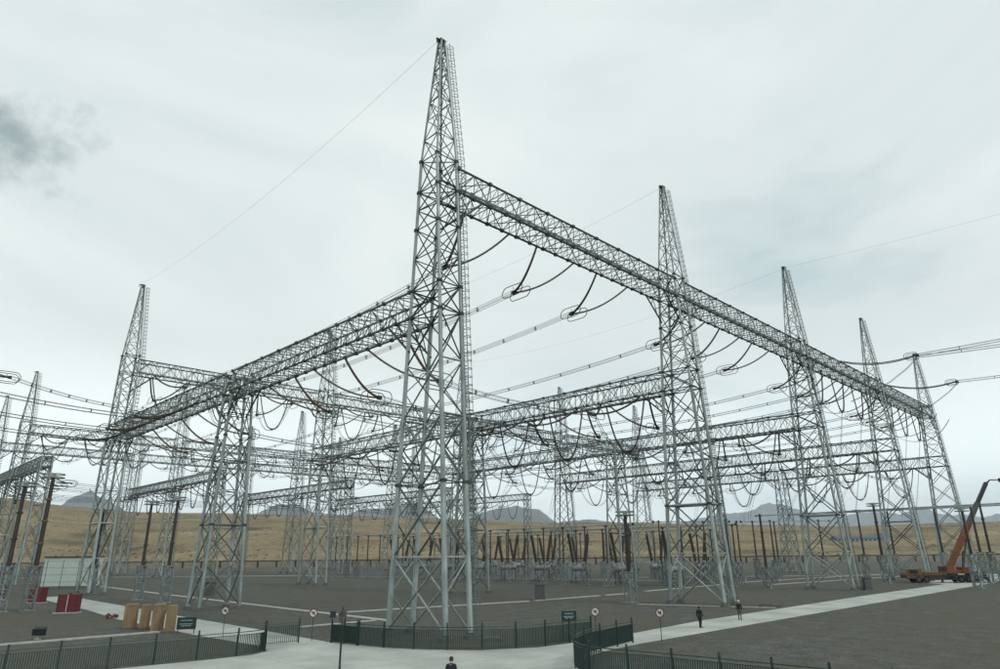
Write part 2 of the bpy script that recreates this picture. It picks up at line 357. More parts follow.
mountain('mountain', [(170, 553), (235, 520), (255, 509), (272, 504), (290, 505), (310, 511), (345, 513), (372, 508), (395, 503), (420, 508), (440, 520), (470, 553)], 9800, 1200, 2, ROCK)
mountain('mountain', [(430, 553), (455, 523), (480, 513), (500, 508), (520, 508), (540, 513), (556, 523), (585, 521), (610, 523), (640, 526), (700, 553)], 9800, 1200, 3, ROCK)
mountain('mountain', [(610, 553), (660, 528), (700, 521), (735, 517), (755, 513), (773, 506), (790, 511), (815, 517), (845, 520), (875, 515), (900, 519), (925, 514), (945, 518), (980, 521), (1010, 519), (1060, 515), (1120, 524), (1220, 553)], 17000, 1700, 4, ROCK)

# perimeter wall
pw = thing('perimeter_wall', 'long low perimeter wall with dark cap and pilasters below the dry hills', 'wall', (*camuv(0, 392), 0), math.atan2(rgt.y, rgt.x))
q = MB(); q.box(-4.9, -.1, 0, 4.9, .1, 3.0); pan = q.me('wall_panel', False, WALLM)
q = MB(); q.box(-.45, -.3, 0, .45, .3, 3.15); pil = q.me('pilaster', False, CAPM)
q = MB(); q.box(-5.25, -.3, 3.16, 5.25, .3, 3.7); capm = q.me('cap', False, CAPM)
for i in range(-38, 42):
    obj('wall_panel', pan, None, pw, (i*10.5+5.25, 0, 0)); obj('pilaster', pil, None, pw, (i*10.5, 0, 0)); obj('cap', capm, None, pw, (i*10.5+5.25, 0, 0))

# ------------------------------------------------------------------ lattice masts
DU, VM, VB, VE, VC, VD = 45.2, 44.5, 98.5, 157., 195., 240.
ZH0, ZH1, ZL0, ZL1, ZP = 42.0, 44.8, 28.4, 31.2, 61.2
LV = [0.45, 6.3, 12.5, 18.4, 23.6, 28.4, 31.2, 34.6, 37.8, 40.0, 42.0, 45.6]
PK = [45.6, 48.2, 50.7, 53.0, 55.1, 57.0, 58.6, 60.0, ZP]
def hw(z):
    if z <= 45.6: t = z/45.6; return 1.3, lerp(3.85, 1.3, t)
    t = (z-45.6)/(ZP-45.6); return lerp(1.3, .26, t), lerp(1.3, .26, t)
def legr(z): return lerp(.265, .145, min(1, z/45.6)) if z <= 45.6 else lerp(.13, .07, (z-45.6)/15.6)
def corner(z, su, sv):
    a, b = hw(z); return Vector((su*a, sv*b, z))
CORN = [(-1, -1), (1, -1), (1, 1), (-1, 1)]
def mast_bars(thick=True):
    B = []
    allz = LV+PK[1:]
    for su, sv in CORN:
        for a, b in ((0.3, 12.5), (12.5, 28.4), (28.4, 45.6), (45.6, ZP)):
            B.append(('leg', corner(a, su, sv), corner(b, su, sv), (legr(a)+legr(b-.01))/2, STEEL, 10))
    for k, (z0, z1) in enumerate(zip(allz, allz[1:])):
        for i in range(4):
            c0_, c1_ = CORN[i], CORN[(i+1) % 4]; wide = c0_[0] == c1_[0]
            r = .10 if z1 < 20 else (.075 if z1 < 32 else (.06 if z1 < 46 else .045))
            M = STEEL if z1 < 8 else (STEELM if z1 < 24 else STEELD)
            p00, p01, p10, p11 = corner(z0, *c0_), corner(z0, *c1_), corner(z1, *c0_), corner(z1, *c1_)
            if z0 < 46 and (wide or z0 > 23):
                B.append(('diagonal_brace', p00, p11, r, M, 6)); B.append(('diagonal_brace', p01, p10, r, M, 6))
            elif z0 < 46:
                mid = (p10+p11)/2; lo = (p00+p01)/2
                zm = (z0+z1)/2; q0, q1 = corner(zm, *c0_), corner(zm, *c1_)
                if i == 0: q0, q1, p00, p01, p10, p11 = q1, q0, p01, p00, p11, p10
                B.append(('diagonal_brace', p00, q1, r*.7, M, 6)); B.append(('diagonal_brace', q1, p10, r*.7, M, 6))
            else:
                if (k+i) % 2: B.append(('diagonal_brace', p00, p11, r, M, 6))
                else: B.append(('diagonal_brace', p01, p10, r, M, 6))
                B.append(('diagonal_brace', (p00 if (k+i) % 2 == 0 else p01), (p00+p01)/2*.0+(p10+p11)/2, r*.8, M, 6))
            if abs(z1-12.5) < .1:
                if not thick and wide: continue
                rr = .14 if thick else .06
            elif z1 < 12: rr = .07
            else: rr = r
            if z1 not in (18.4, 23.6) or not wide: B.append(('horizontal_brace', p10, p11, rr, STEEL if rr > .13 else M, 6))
    for z in (12.5, 28.4, 31.2, 42.0, 45.6):
        B.append(('horizontal_brace', corner(z, -1, -1), corner(z, 1, 1), .06, STEELD, 5)); B.append(('horizontal_brace', corner(z, -1, 1), corner(z, 1, -1), .06, STEELD, 5))
    return B
MASTB = mast_bars(); MASTC = mast_bars(False)
# shared extras: flanges, footings, ladder, peak cap
def flange_mesh(r):
    q = MB(); q.lathe([(r*.98, -.16), (r+.11, -.13), (r+.11, .13), (r*.98, .16)], 10); return q.me('flange', False, STEELD)
FL = {}
def flanges(root, zs, cf, rf):
    for z in zs:
        for su, sv in CORN:
            r = round(rf(z), 3)
            if r not in FL: FL[r] = flange_mesh(r)
            obj('flange', FL[r], None, root, cf(z, su, sv))
q = MB(); q.lathe([(.62, 0), (.6, .34), (.5, .38)], 14); FOOTM = q.me('footing', False, FOOT)
q = MB(); q.lathe([(.44, .38), (.44, .46), (.32, .47)], 12); PLATEM = q.me('base_plate', False, STEELD)
LADX = {}
def ladder(root, zz, off=Vector((.36, -.12, 0)), cage=True, key='mast', cf=corner):
    if key not in LADX:
        ra, rb, rg, cg = MB(), MB(), MB(), MB()
        side = Vector((.0, .22, 0)); outw = Vector((1, -.15, 0)).normalized()
        P = lambda z: cf(z, 1, -1)+off
        zb = [z for z in (zz[0], 12.5, 28.4, 45.6, zz[-1]) if zz[0] <= z <= zz[-1]]
        zb = sorted(set(zb))
        ra.tube([P(z)-side for z in zb], .035, 5); rb.tube([P(z)+side for z in zb], .035, 5)
        z = zz[0]+.3
        while z < zz[-1]: rg.bar(P(z)-side, P(z)+side, .028, 4); z += .33
        z = zz[0]+2.5
        while z < zz[-1]:
            pts = [P(z)+side*math.cos(a)*1.25+outw*.62*math.sin(a) for a in [math.pi*i/8 for i in range(9)]]
            cg.tube(pts, .034, 4); z += .8
        for a in (math.pi*.22, math.pi*.5, math.pi*.78):
            cg.tube([P(z)+side*math.cos(a)*1.25+outw*.62*math.sin(a) for z in zb], .018, 4)
        LADX[key] = [(n_, b_.me(n_, False, STEELM)) for n_, b_ in (('rail', ra), ('rail', rb), ('rung', rg), ('safety_cage', cg))]
    l = obj('ladder', LADX[key][0][1], None, root)
    for n_, d in LADX[key][1:]:
        o = obj(n_, d, None, l)
        if n_ in ('rung', 'safety_cage'): o['kind'] = 'stuff'
q = MB(); q.box(-.42, -.36, ZP-.05, .42, .36, ZP+.12); q.box(-.75, -.12, ZP+.0, -.42, .12, ZP+.1); q.bar((-.7, 0, ZP), (-.7, 0, ZP-.55), .05); PEAKC = q.me('peak_plate', False, STEELD)
def mast(loc, label, single, group):
    t = thing('lattice_mast', label, 'mast', (*loc, 0), 0, group)
    if single: lattice(t, MASTC if loc == (0, 0) else MASTB, True)
    else: lattice_shared('mast', t, MASTB)
    for su, sv in CORN:
        p = corner(0, su, sv); obj('footing', FOOTM, None, t, (p.x, p.y, 0)); obj('base_plate', PLATEM, None, t, (p.x, p.y, 0))
    if loc[1] < 150:
        flanges(t, (12.5, 28.4, 31.2, 37.8, 42, 45.6) if single else (28.4, 45.6), corner, legr)
    obj('peak_plate', PEAKC, None, t)
    ladder(t, (.5, 60.9))
    return t
ORD = ['corner', 'second', 'third', 'fourth', 'fifth']
LABA = ['tall lattice mast standing at the corner behind the green railing', 'tall lattice mast beside the concrete path where two people walk, second of its row',
        'tall lattice mast third along the row from the railed corner, by the path', 'tall lattice mast fourth along the row, before the orange crane', 'tall lattice mast at the far end of the row beside the orange crane']
for i in range(5): mast((DU*i, 0), LABA[i], i < 3, 'masts of the front row')
mast((0, VB), 'tall lattice mast by the white shed at the end of the long lower beam', False, 'masts of the second row')
for i in range(1, 5): mast((DU*i, VB), 'tall lattice mast of the second row, directly behind the %s front mast' % ['', 'second', 'third', 'fourth', 'last'][i], False, 'masts of the second row')
for i in range(5): mast((DU*i, VC), 'tall lattice mast of the third row, in line with the %s front mast' % ORD[i], False, 'masts of the third row')
for i in range(5): mast((DU*i, VD), 'tall lattice mast of the farthest row, in line with the %s front mast' % ORD[i], False, 'masts of the farthest row')

# low supports under the lower beams
def hwm(z): t = z/ZL1; return lerp(2.6, 1.4, t), lerp(1.9, 1.25, t)
def cornm(z, su, sv): a, b = hwm(z); return Vector((su*a, sv*b, z))
def legm(z): return lerp(.23, .15, z/ZL1)
LVM = [.45, 5.5, 10.5, 15., 19., 22.4, 25.6, 28.4, 31.2]
def low_bars(cf, lv, rk=1.):
    B = []
    for su, sv in CORN:
        for a, b in ((.3, lv[2]), (lv[2], lv[5]), (lv[5], lv[-1])): B.append(('leg', cf(a, su, sv), cf(b, su, sv), legm(a)*rk, STEEL, 8))
    for k, (z0, z1) in enumerate(zip(lv, lv[1:])):
        for i in range(4):
            a, b = CORN[i], CORN[(i+1) % 4]; p00, p01, p10, p11 = cf(z0, *a), cf(z0, *b), cf(z1, *a), cf(z1, *b)
            r = (.085 if z1 < 16 else .065)*rk; M = STEELM if z1 < 16 else STEELD
            if z1 < 24: B += [('diagonal_brace', p00, p11, r, M, 6), ('diagonal_brace', p01, p10, r, M, 6)]
            else: B += [('diagonal_brace', p00, (p10+p11)/2, r, M, 6), ('diagonal_brace', p01, (p10+p11)/2, r, M, 6)]
            if k % 2 or z1 > 24: B.append(('horizontal_brace', p10, p11, r, M, 6))
    return B
LOWB = low_bars(cornm, LVM)
def cornE(z, su, sv): t = z/ZL1; return Vector((su*lerp(1.5, 1.2, t), sv*lerp(1.3, 1.0, t), z))
ENDB = low_bars(cornE, LVM, .9)
def low_support(loc, label, single, group, bars=LOWB, cf=cornm, key='low'):
    t = thing('lattice_support', label, 'support tower', (*loc, 0), 0, group)
    if single: lattice(t, bars, True)
    else: lattice_shared(key, t, bars)
    for su, sv in CORN:
        p = cf(0, su, sv); obj('footing', FOOTM, None, t, (p.x, p.y, 0), None, (.9, .9, 1))
    if single: flanges(t, (10.5, 22.4, 28.4, 31.2), cf, legm)
    return t
low_support((.8, VM+1), 'flat-topped lattice support under the long lower beam, behind the tan crates', True, 'supports of the lower beams')
low_support((DU, VM), 'flat-topped lattice support seen through the corner mast', False, 'supports of the lower beams')
for i in range(2, 5): low_support((DU*i, VM), 'flat-topped lattice support under the lower beam of the %s front mast' % ORD[i], False, 'supports of the lower beams')
for i in range(5): low_support((DU*i, VE), 'slim lattice column at the free beam end in line with the %s front mast' % ORD[i], False, 'end columns of the distant lower beams', ENDB, cornE, 'end')

# ------------------------------------------------------------------ lattice beams
def beam_bars(Ln, w, z0, z1, n, walk):
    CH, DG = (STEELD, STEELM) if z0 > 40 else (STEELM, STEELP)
    B = []; st = Ln/n
    P = lambda k, s, z: Vector((k*st, s*w, z))
    for s in (-1, 1):
        for z in (z0, z1): B.append(('chord', P(0, s, z), P(n, s, z), .125, CH, 8))
    for k in range(n):
        for s in (-1, 1):
            a, b = (z0, z1) if (k % 2 == 0) else (z1, z0)
            B.append(('diagonal_bar', P(k, s, a), P(k+1, s, b), .062, DG, 5))
            B.append(('diagonal_bar', P(k+.5, s, z0), P(k+.5, s, z1), .04, DG, 5))
            B.append(('upright_bar', P(k, s, z0), P(k, s, z1), .05, DG, 5))
        for z in (z0, z1):
            s = 1 if k % 2 else -1
            B.append(('diagonal_bar', P(k, s, z), P(k+1, -s, z), .058, DG, 5)); B.append(('cross_bar', P(k, -1, z), P(k, 1, z), .055, DG, 5))
            B.append(('cross_bar', P(k+.5, -1, z), P(k+.5, 1, z), .04, DG, 5))
        B.append(('diagonal_bar', P(k, -1, z0), P(k, 1, z1), .04, DG, 5))
        B.append(('diagonal_bar', P(k+.5, 1, z0), P(k+.5, -1, z1), .035, DG, 5))
    if walk:
        for dz, dy in ((.22, -.28), (.22, .02)): B.append(('walkway_rail', Vector((0, -w+dy, z0+dz)), Vector((Ln, -w+dy, z0+dz)), .05, STEEL, 6))
    # haunches at both ends
    for e_, sg in ((0, 1), (n, -1)):
        x = e_*st
        for s in (-1, 1):
            B.append(('haunch', Vector((x+sg*3.6, s*w, z0)), Vector((x, s*w*.95, z0-3.4)), .11, STEELD, 7))
            B.append(('haunch', Vector((x+sg*1.8, s*w, z0)), Vector((x+sg*.9, s*w, z0-2.55)), .055, STEELD, 5)); B.append(('haunch', Vector((x+sg*1.8, s*w, z0)), Vector((x+sg*2.4, s*w, z0-1.15)), .055, STEELD, 5))
        B.append(('haunch', Vector((x+sg*1.8, -w, z0-1.7)), Vector((x+sg*1.8, w, z0-1.7)), .05, STEELD, 5)); B.append(('haunch', Vector((x+sg*.9, -w, z0-2.55)), Vector((x+sg*.9, w, z0-2.55)), .05, STEELD, 5))
    return B
q = MB(); q.box(-.2, -.16, -.17, .2, .16, .17); GUS = q.me('gusset', False, STEELD)
def beam(name, loc, rz, Ln, w, z0, z1, n, label, group, single=False, walk=False, gus=False):
    t = thing(name, label, 'beam', (*loc, 0), rz, group)
    B = beam_bars(Ln, w, z0, z1, n, walk)
    if single: lattice(t, B, True)
    else: lattice_shared(('beam', round(Ln, 2), w, z0, n, walk), t, B)
    if gus:
        st = Ln/n
        for k in range(n+1):
            for s in (-1, 1):
                for z in ((z0, z1) if k % 2 == 0 else (z0,)): obj('gusset', GUS, None, t, (min(max(k*st, .2), Ln-.2), s*w, z))
    return t
HB = DU-2.6
BAYN = ['between corner and second masts', 'between second and third masts', 'between third and fourth masts', 'between fourth and last masts']
for i in range(4):
    beam('lattice_beam', (DU*i+1.3, 0), 0, HB, 1.5, ZH0, ZH1, 18, 'high lattice beam of the front row %s' % BAYN[i], 'high beams of the front row', i < 2, True, i < 3)
    beam('lattice_beam', (DU*i+1.3, VB), 0, HB, 1.5, ZH0, ZH1, 18, ('high lattice beam of the second row reaching from the mast by the white shed' if i == 0 else 'high lattice beam of the second row, in line with the bay %s' % BAYN[i]), 'high beams of the second row', False, True)
    beam('lattice_beam', (DU*i+1.3, VC), 0, HB, 1.5, ZH0, ZH1, 18, 'high lattice beam of the third row, in line with the bay %s' % BAYN[i], 'high beams of the third row', False, True)
    beam('lattice_beam', (DU*i+1.3, VD), 0, HB, 1.5, ZH0, ZH1, 18, 'high lattice beam of the farthest row, in line with the bay %s' % BAYN[i], 'high beams of the farthest row', False, True)
LOWL = ['corner mast', 'second mast', 'third mast', 'fourth mast', 'last mast']
for i in range(5):
    beam('lattice_beam', (DU*i, 2.2), math.pi/2, VM-3.4, 1.4, ZL0, ZL1, 18, 'lower lattice beam running back from the %s of the front row' % LOWL[i], 'lower beams behind the front row', i == 0, True, i < 4)
    beam('lattice_beam', (DU*i, VM+1.2), math.pi/2, VB-VM-3.2, 1.4, ZL0, ZL1, 22, 'lower lattice beam from support to second row, in line with the %s' % LOWL[i], 'lower beams behind the front row', False, True, i < 1)
    beam('lattice_beam', (DU*i, VE-1), math.pi/2, VC-VE-1, 1.2, ZL0+.3, ZL1, 15, 'distant lower lattice beam with a free end, in line with the %s' % LOWL[i], 'distant lower beams', False, True)
    beam('lattice_beam', (DU*i, VC+2.2), math.pi/2, VD-VC-4.4, 1.2, ZL0+.3, ZL1, 17, 'distant lower lattice beam between the two farthest rows, behind the %s' % LOWL[i], 'distant lower beams', False, True)

# ------------------------------------------------------------------ insulators and conductors
def ribbed(mb, pts, rc, rs, pitch, n=8):
    pts = [Vector(p) for p in pts]; L_ = [0]
    for a, b in zip(pts, pts[1:]): L_.append(L_[-1]+(b-a).length)
    N = int(L_[-1]/pitch); P_ = []; Rr = []
    def at(s):
        for k in range(len(L_)-1):
            if s <= L_[k+1]+1e-9: return pts[k].lerp(pts[k+1], (s-L_[k])/(L_[k+1]-L_[k]))
        return pts[-1]
    for k in range(N):
        s = k*pitch
        P_ += [at(s), at(s+pitch*.45), at(s+pitch*.55), at(s+pitch*.8)]; Rr += [rc, rs, rs*.96, rc]
    mb.tube(P_, Rr, n)
def catpts(a, b, sag, n=14): return [Vector(a).lerp(Vector(b), k/n)+Vector((0, 0, -4*sag*(k/n)*(1-k/n))) for k in range(n+1)]
YD, YZ, HS = 7.1, -3.0, 3.55
def racetrack(cx_, cz_, y0, y1, hz, tilt=0):
    pts = []
    for k in range(20):
        a = 2*math.pi*k/20; yy = math.cos(a); zz_ = math.sin(a)
        y = (y0+y1)/2 + ((y1-y0)/2-hz)*(1 if yy > 0 else -1)*(1 if abs(yy) > .2 else abs(yy)/.2) + hz*yy
        pts.append((cx_+tilt*zz_*hz, y, cz_+hz*zz_))
    return pts
def vset_meshes(M):
    ms = []
    for s in (-1, 1):
        b = MB(); ribbed(b, catpts((s*HS, 0, 0), (s*.28, YD-.2, YZ), .75), 0.08, .165, .17); ms.append(('insulator_string', b.me('insulator_string', True, M)))
    b = MB(); b.box(-.5, YD-.25, YZ-.06, .5, YD+.12, YZ+.06); b.box(-.25, YD+.1, YZ-.22, .25, YD+.6, YZ+.22); ms.append(('yoke_plate', b.me('yoke', False, STEELD)))
    for s in (-1, 1):
        b = MB(); b.tube(racetrack(s*.75, YZ-.05, YD-1.9, YD+1.7, .8, .2), .055, 6, False, True); b.bar((s*.62, YD-.1, YZ+.5), (s*.2, YD-.1, YZ), .03); ms.append(('corona_ring', b.me('corona_ring', True, STEELD)))
    return ms
VS_D = vset_meshes(DARKB); VS_R = vset_meshes(RUSTB)
def vset(loc, rz, label, group, ms=VS_D):
    t = thing('strain_insulator', label, 'insulator', loc, rz, group)
    for n_, d in ms: obj(n_, d, None, t)
    return t
_bd = {}
def bundle(a, b, sag, label, group, nsp=None, four=True):
    """bundle of wires from a to b with spacers"""
    a = Vector(a); b = Vector(b); d = b-a; ln = d.length; key = (round(ln, 1), round(sag, 2))
    t = bpy.data.objects.new('conductor_bundle', None); C.objects.link(t); t.location = a
    t.rotation_mode = 'QUATERNION'; t.rotation_quaternion = d.to_track_quat('X', 'Z'); tag(t, label, 'power line', group)
    if key not in _bd:
        q = MB(); q.tube(catpts((0, 0, 0), (ln, 0, 0), sag, 20), .034, 4); w = q.me('wire', True, WIREM)
        q = MB(); q.box(-.05, -.26, -.04, .05, .26, .04); q.box(-.05, -.04, -.26, .05, .04, .26); q.box(-.06, -.24, -.24, .06, .24, -.18); q.box(-.06, -.24, .18, .06, .24, .24)
        _bd[key] = (w, q.me('spacer', False, STEELD))
    w, sp = _bd[key]
    for y, z in ((-.22, -.22), (.22, -.22), (-.22, .22), (.22, .22)): obj('wire', w, None, t, (0, y, z))
    n = nsp or max(2, int(ln/6.5))
    for k in range(1, n):
        f = k/n; obj('spacer', sp, None, t, (ln*f, 0, -4*sag*f*(1-f)))
    return t
def uset_meshes(wd=3.5, dp=7.6, jump=True):
    ms = []
    for s in (-1, 1):
        b = MB(); pts = []
        for k in range(13):
            f = k/12; pts.append((s*wd*(1-f)**.62 if f < 1 else 0, 0, -dp*(1-(1-f)**1.45)))
        pts[-1] = (s*.12, 0, -dp)
        ribbed(b, pts, .085, .165, .17); ms.append(('insulator_string', b.me('insulator_string', True, DARKB)))
    b = MB(); b.tube([(.55*math.cos(2*math.pi*k/14), .55*math.sin(2*math.pi*k/14), -dp+.05) for k in range(14)], .05, 5, False, True); b.box(-.25, -.08, -dp-.2, .25, .08, -dp+.1); ms.append(('corona_ring', b.me('corona_ring', True, STEELD)))
    if jump:
        for x in (-.18, .18):
            b = MB()
            pts = [Vector((x, -YD-.6+2*(YD+.6)*k/18, 0)) for k in range(19)]
            for p in pts: f = abs(p.y)/(YD+.6); p.z = -dp-.25 + (dp+.25+YZ)*f**2.4
            b.tube(pts, .045, 5); ms.append(('jumper_wire', b.me('jumper_wire', True, WIREM)))
    return ms
US = uset_meshes()
def uset(loc, rz, label, group, drop=None, ms=None):
    t = thing('suspension_insulator', label, 'insulator', loc, rz, group)
    for n_, d in (ms or US): obj(n_, d, None, t)
    if drop:
        dx, dy, dz = drop
        for s in (-.25, .25):
            key = ('drop', drop, s)
            if key not in _bd:
                b = MB(); b.tube([Vector((s, 0, -7.7)).lerp(Vector((dx+s, dy, dz)), k/8)+Vector((.6*math.sin(k/8*math.pi), 0, 0)) for k in range(9)], .03, 4); _bd[key] = b.me('dropper_wire', True, WIREM)
            obj('dropper_wire', _bd[key], None, t)
    return t
PH = [8.2, 20.0, 31.8]
PL1 = [9.8, 21.5, 33.3]; PL2 = [VM+13.4, VM+27, VM+40.6]
def line_meshes():
    ms = []; D_, Z_ = 13.5, -1.6
    for s_ in (-1, 1):
        b = MB(); ribbed(b, catpts((s_*.9, 0, 0), (s_*.35, D_, Z_), 1.0, 18), .07, .135, .17); ms.append(('insulator_string', b.me('insulator_string', True, DARKB)))
    b = MB(); b.box(-.6, D_-.1, Z_-.06, .6, D_+.3, Z_+.06); b.box(-.25, D_+.3, Z_-.25, .25, D_+.9, Z_+.25); ms.append(('yoke_plate', b.me('yoke', False, STEELD)))
    for s_ in (-1, 1):
        b = MB(); b.tube(racetrack(s_*.7, Z_, D_-1.6, D_+.8, .6, .1), .055, 6, False, True); ms.append(('corona_ring', b.me('corona_ring', True, STEELD)))
        b = MB(); b.tube([(s_*.2, D_+.8, Z_-.2), (s_*.25, D_-1.5, Z_-2.2), (s_*.3, D_-5, Z_-4.4), (s_*.3, D_-9.5, Z_-6.2), (s_*.2, D_-13, Z_-7.2)], .045, 5); ms.append(('jumper_wire', b.me('jumper_wire', True, WIREM)))
    return ms
LINES = line_meshes()
MN = ['corner', 'second', 'third', 'fourth', 'last']
NTH = ['first', 'second', 'third', 'fourth', 'fifth', 'sixth', 'seventh', 'eighth', 'ninth', 'tenth', 'eleventh', 'twelfth', 'thirteenth', 'fourteenth', 'fifteenth', 'sixteenth', 'seventeenth', 'eighteenth', 'nineteenth', 'twentieth', 'twenty-first']
def where(i, k): return ['close to the %s mast' % MN[i], 'midway between %s and %s masts' % (MN[i], MN[i+1]), 'close to the %s mast' % MN[i+1]][k] + (', corner side' if k == 2 else '')
for i in range(4):
    for k, p in enumerate(PH):
        x = DU*i+p; wh = where(i, k)
        vset((x, 1.2, ZH0-.1), 0, 'V insulator pair under the front high beam %s' % wh, 'insulators under the front high beam')
        vset((x, VB-1.2, ZH0-.1), math.pi, 'front-facing V insulators on second-row beam, in line %s' % wh, 'insulators under the second row high beam')
        bundle((x, 1.2+YD+.6, ZH0+YZ-.1), (x, VB-1.2-YD-.6, ZH0+YZ-.1), 1.6, 'conductors strung back from the front high beam %s' % wh, 'power lines between front and second row')
        vset((x, VB+1.2, ZH0-.1), 0, 'hill-facing V insulators on second-row beam, in line %s' % wh, 'insulators under the second row high beam')
        vset((x, VC-1.2, ZH0-.1), math.pi, 'V insulator pair on third-row beam, in line %s' % wh, 'insulators under the third row high beam')
        bundle((x, VB+1.2+YD+.6, ZH0+YZ-.1), (x, VC-1.2-YD-.6, ZH0+YZ-.1), 1.6, 'conductors between second and third rows, in line %s' % wh, 'power lines between second and third row')
        uset((x, VB, ZH0-.1), 0, 'U insulator and jumper under second-row beam, in line %s' % wh, 'jumper insulators of the second row')
        uset((x, VC, ZH0-.1), 0, 'U insulator and jumper under third-row beam, in line %s' % wh, 'jumper insulators of the third row')
        vset((x, VC+1.2, ZH0-.1), 0, 'hill-facing V insulators on third-row beam, in line %s' % wh, 'insulators under the third row high beam')
        vset((x, VD-1.2, ZH0-.1), math.pi, 'V insulator pair on farthest-row beam, in line %s' % wh, 'insulators under the farthest row high beam')
        bundle((x, VC+1.2+YD+.6, ZH0+YZ-.1), (x, VD-1.2-YD-.6, ZH0+YZ-.1), .8, 'conductors between third and farthest rows, in line %s' % wh, 'power lines between third and farthest row', 4)
        if i >= 2: uset((x, 0, ZH0-.1), 0, 'U insulator with droppers under the front high beam %s' % wh, 'jumper insulators of the front row', (1.5, 5.0, -27.5))
for x, nm, g_ in ((DU*2+20, 'third and fourth', 0), (DU*3+6.5, 'fourth and last', 1)):
    t = thing('line_insulator', 'long twin insulator string reaching outward from front high beam between %s masts' % nm, 'insulator', (x, -1.6, ZH1+.1), math.pi, 'outgoing line insulators')
    for n_, d in LINES: obj(n_, d, None, t)
    bundle((x, -16.0, ZH1-1.5), (x+8, -125, ZH1+(6.5 if g_ == 0 else 2.5)), 1.8, 'outgoing conductors leaving the front row between %s masts' % nm, 'outgoing power lines', 16)
    if g_ == 0: bundle((x+.8, -16.0, ZH1-1.6), (x+14, -125, ZH1+3.0), 2.2, 'lower outgoing conductors sharing the line insulator between third and fourth masts', 'outgoing power lines', 16)
for i in range(5):
    for k, v in enumerate(PL1+PL2):
        x = DU*i; on = '%s from the front row' % NTH[k]
        if i < 4:
            vset((x+1.2, v, ZL0-.1), -math.pi/2, 'V insulators facing away from the corner on %s-mast lower beam, %s' % (MN[i], on), 'insulators on the lower beams', VS_R if (i == 0 or k % 2) else VS_D)
            bundle((x+1.2+YD+.6, v, ZL0+YZ-.1), (x+DU-1.2-YD-.6, v, ZL0+YZ-.1), .7, 'busbar conductors from %s-mast to %s-mast lower beam, %s' % (MN[i], MN[i+1], on), 'busbar conductors between lower beams', 5)
            vset((x+DU-1.2, v, ZL0-.1), math.pi/2, 'V insulators facing the corner on %s-mast lower beam, %s' % (MN[i+1], on), 'insulators on the lower beams')
        if i > 0:
            uset((x, v, ZL0-.1), math.pi/2, 'U insulator with jumper under %s-mast lower beam, %s' % (MN[i], on), 'jumper insulators on the lower beams', (4.0, 0, -16.) if (v in PL1 and i < 4) else None, None)
for k, v in enumerate(PL2):
    vset((-1.2, v, ZL0+.5), math.pi/2, 'V insulators reaching over the red cabinets from the long lower beam, %s from support' % NTH[k], 'outer insulators of the long lower beam')
    bundle((-1.2-YD-.6, v, ZL0+.5+YZ), (-42, v, ZL0+1), .9, 'conductors leaving the long lower beam over the red cabinets, %s from support' % NTH[k], 'outer conductors of the long lower beam', 6)
vset((-28.5, 84, 37.6), -math.pi/2, 'reddish V insulator pair holding a high conductor above the red cabinets', 'outer insulators of the long lower beam', VS_R)
bundle((-28.5+YD+.6, 84, 34.6), (-1.4, 95.5, 34.3), .5, 'high conductor bundle running to the mast by the white shed', 'outer conductors of the long lower beam', 6)
for i in range(5):
    for k, v in enumerate((VE+9, VE+19, VE+29, VC+12, VC+22, VC+33)):
        on = '%s from its free end' % NTH[k]
        if i < 4:
            vset((DU*i+1.0, v, ZL0+.2), -math.pi/2, 'V insulators on distant lower beam in line with %s mast, %s' % (MN[i], on), 'insulators on the distant lower beams')
            vset((DU*i+DU-1.0, v, ZL0+.2), math.pi/2, 'corner-facing V insulators, distant lower beam behind %s mast, %s' % (MN[i+1], on), 'insulators on the distant lower beams')
            bundle((DU*i+1.0+YD+.6, v, ZL0+YZ+.2), (DU*i+DU-1.0-YD-.6, v, ZL0+YZ+.2), .7, 'conductors between distant lower beams behind %s and %s masts, %s' % (MN[i], MN[i+1], on), 'distant busbar conductors', 4)
        uset((DU*i, v, ZL0+.2), math.pi/2, 'U insulator below distant lower beam behind %s mast, %s' % (MN[i], on), 'jumper insulators on the distant lower beams', None, US[:3])
# earth wires between mast peaks
def earth(a, b, sag, label):
    q = MB(); a = Vector(a); b = Vector(b); pts = catpts(b*0, b-a, sag, 24); q.tube(pts, .014, 4)
    tag(obj('earth_wire', q.me('earth_wire', True, WIREM), None, None, a), label, 'earth wire', 'earth wires between mast peaks')
for i in range(3): earth((DU*i-.7, 0, ZP-.5), (DU*i-.7, VB, ZP-.2), 2.6, 'thin earth wire from the peak of the %s back to the second row' % LOWL[i])
earth((DU*2+.3, 0, ZP+.1), (DU*2+14, -130, 66), 2.0, 'thin earth wire leaving the peak of the third mast outward')

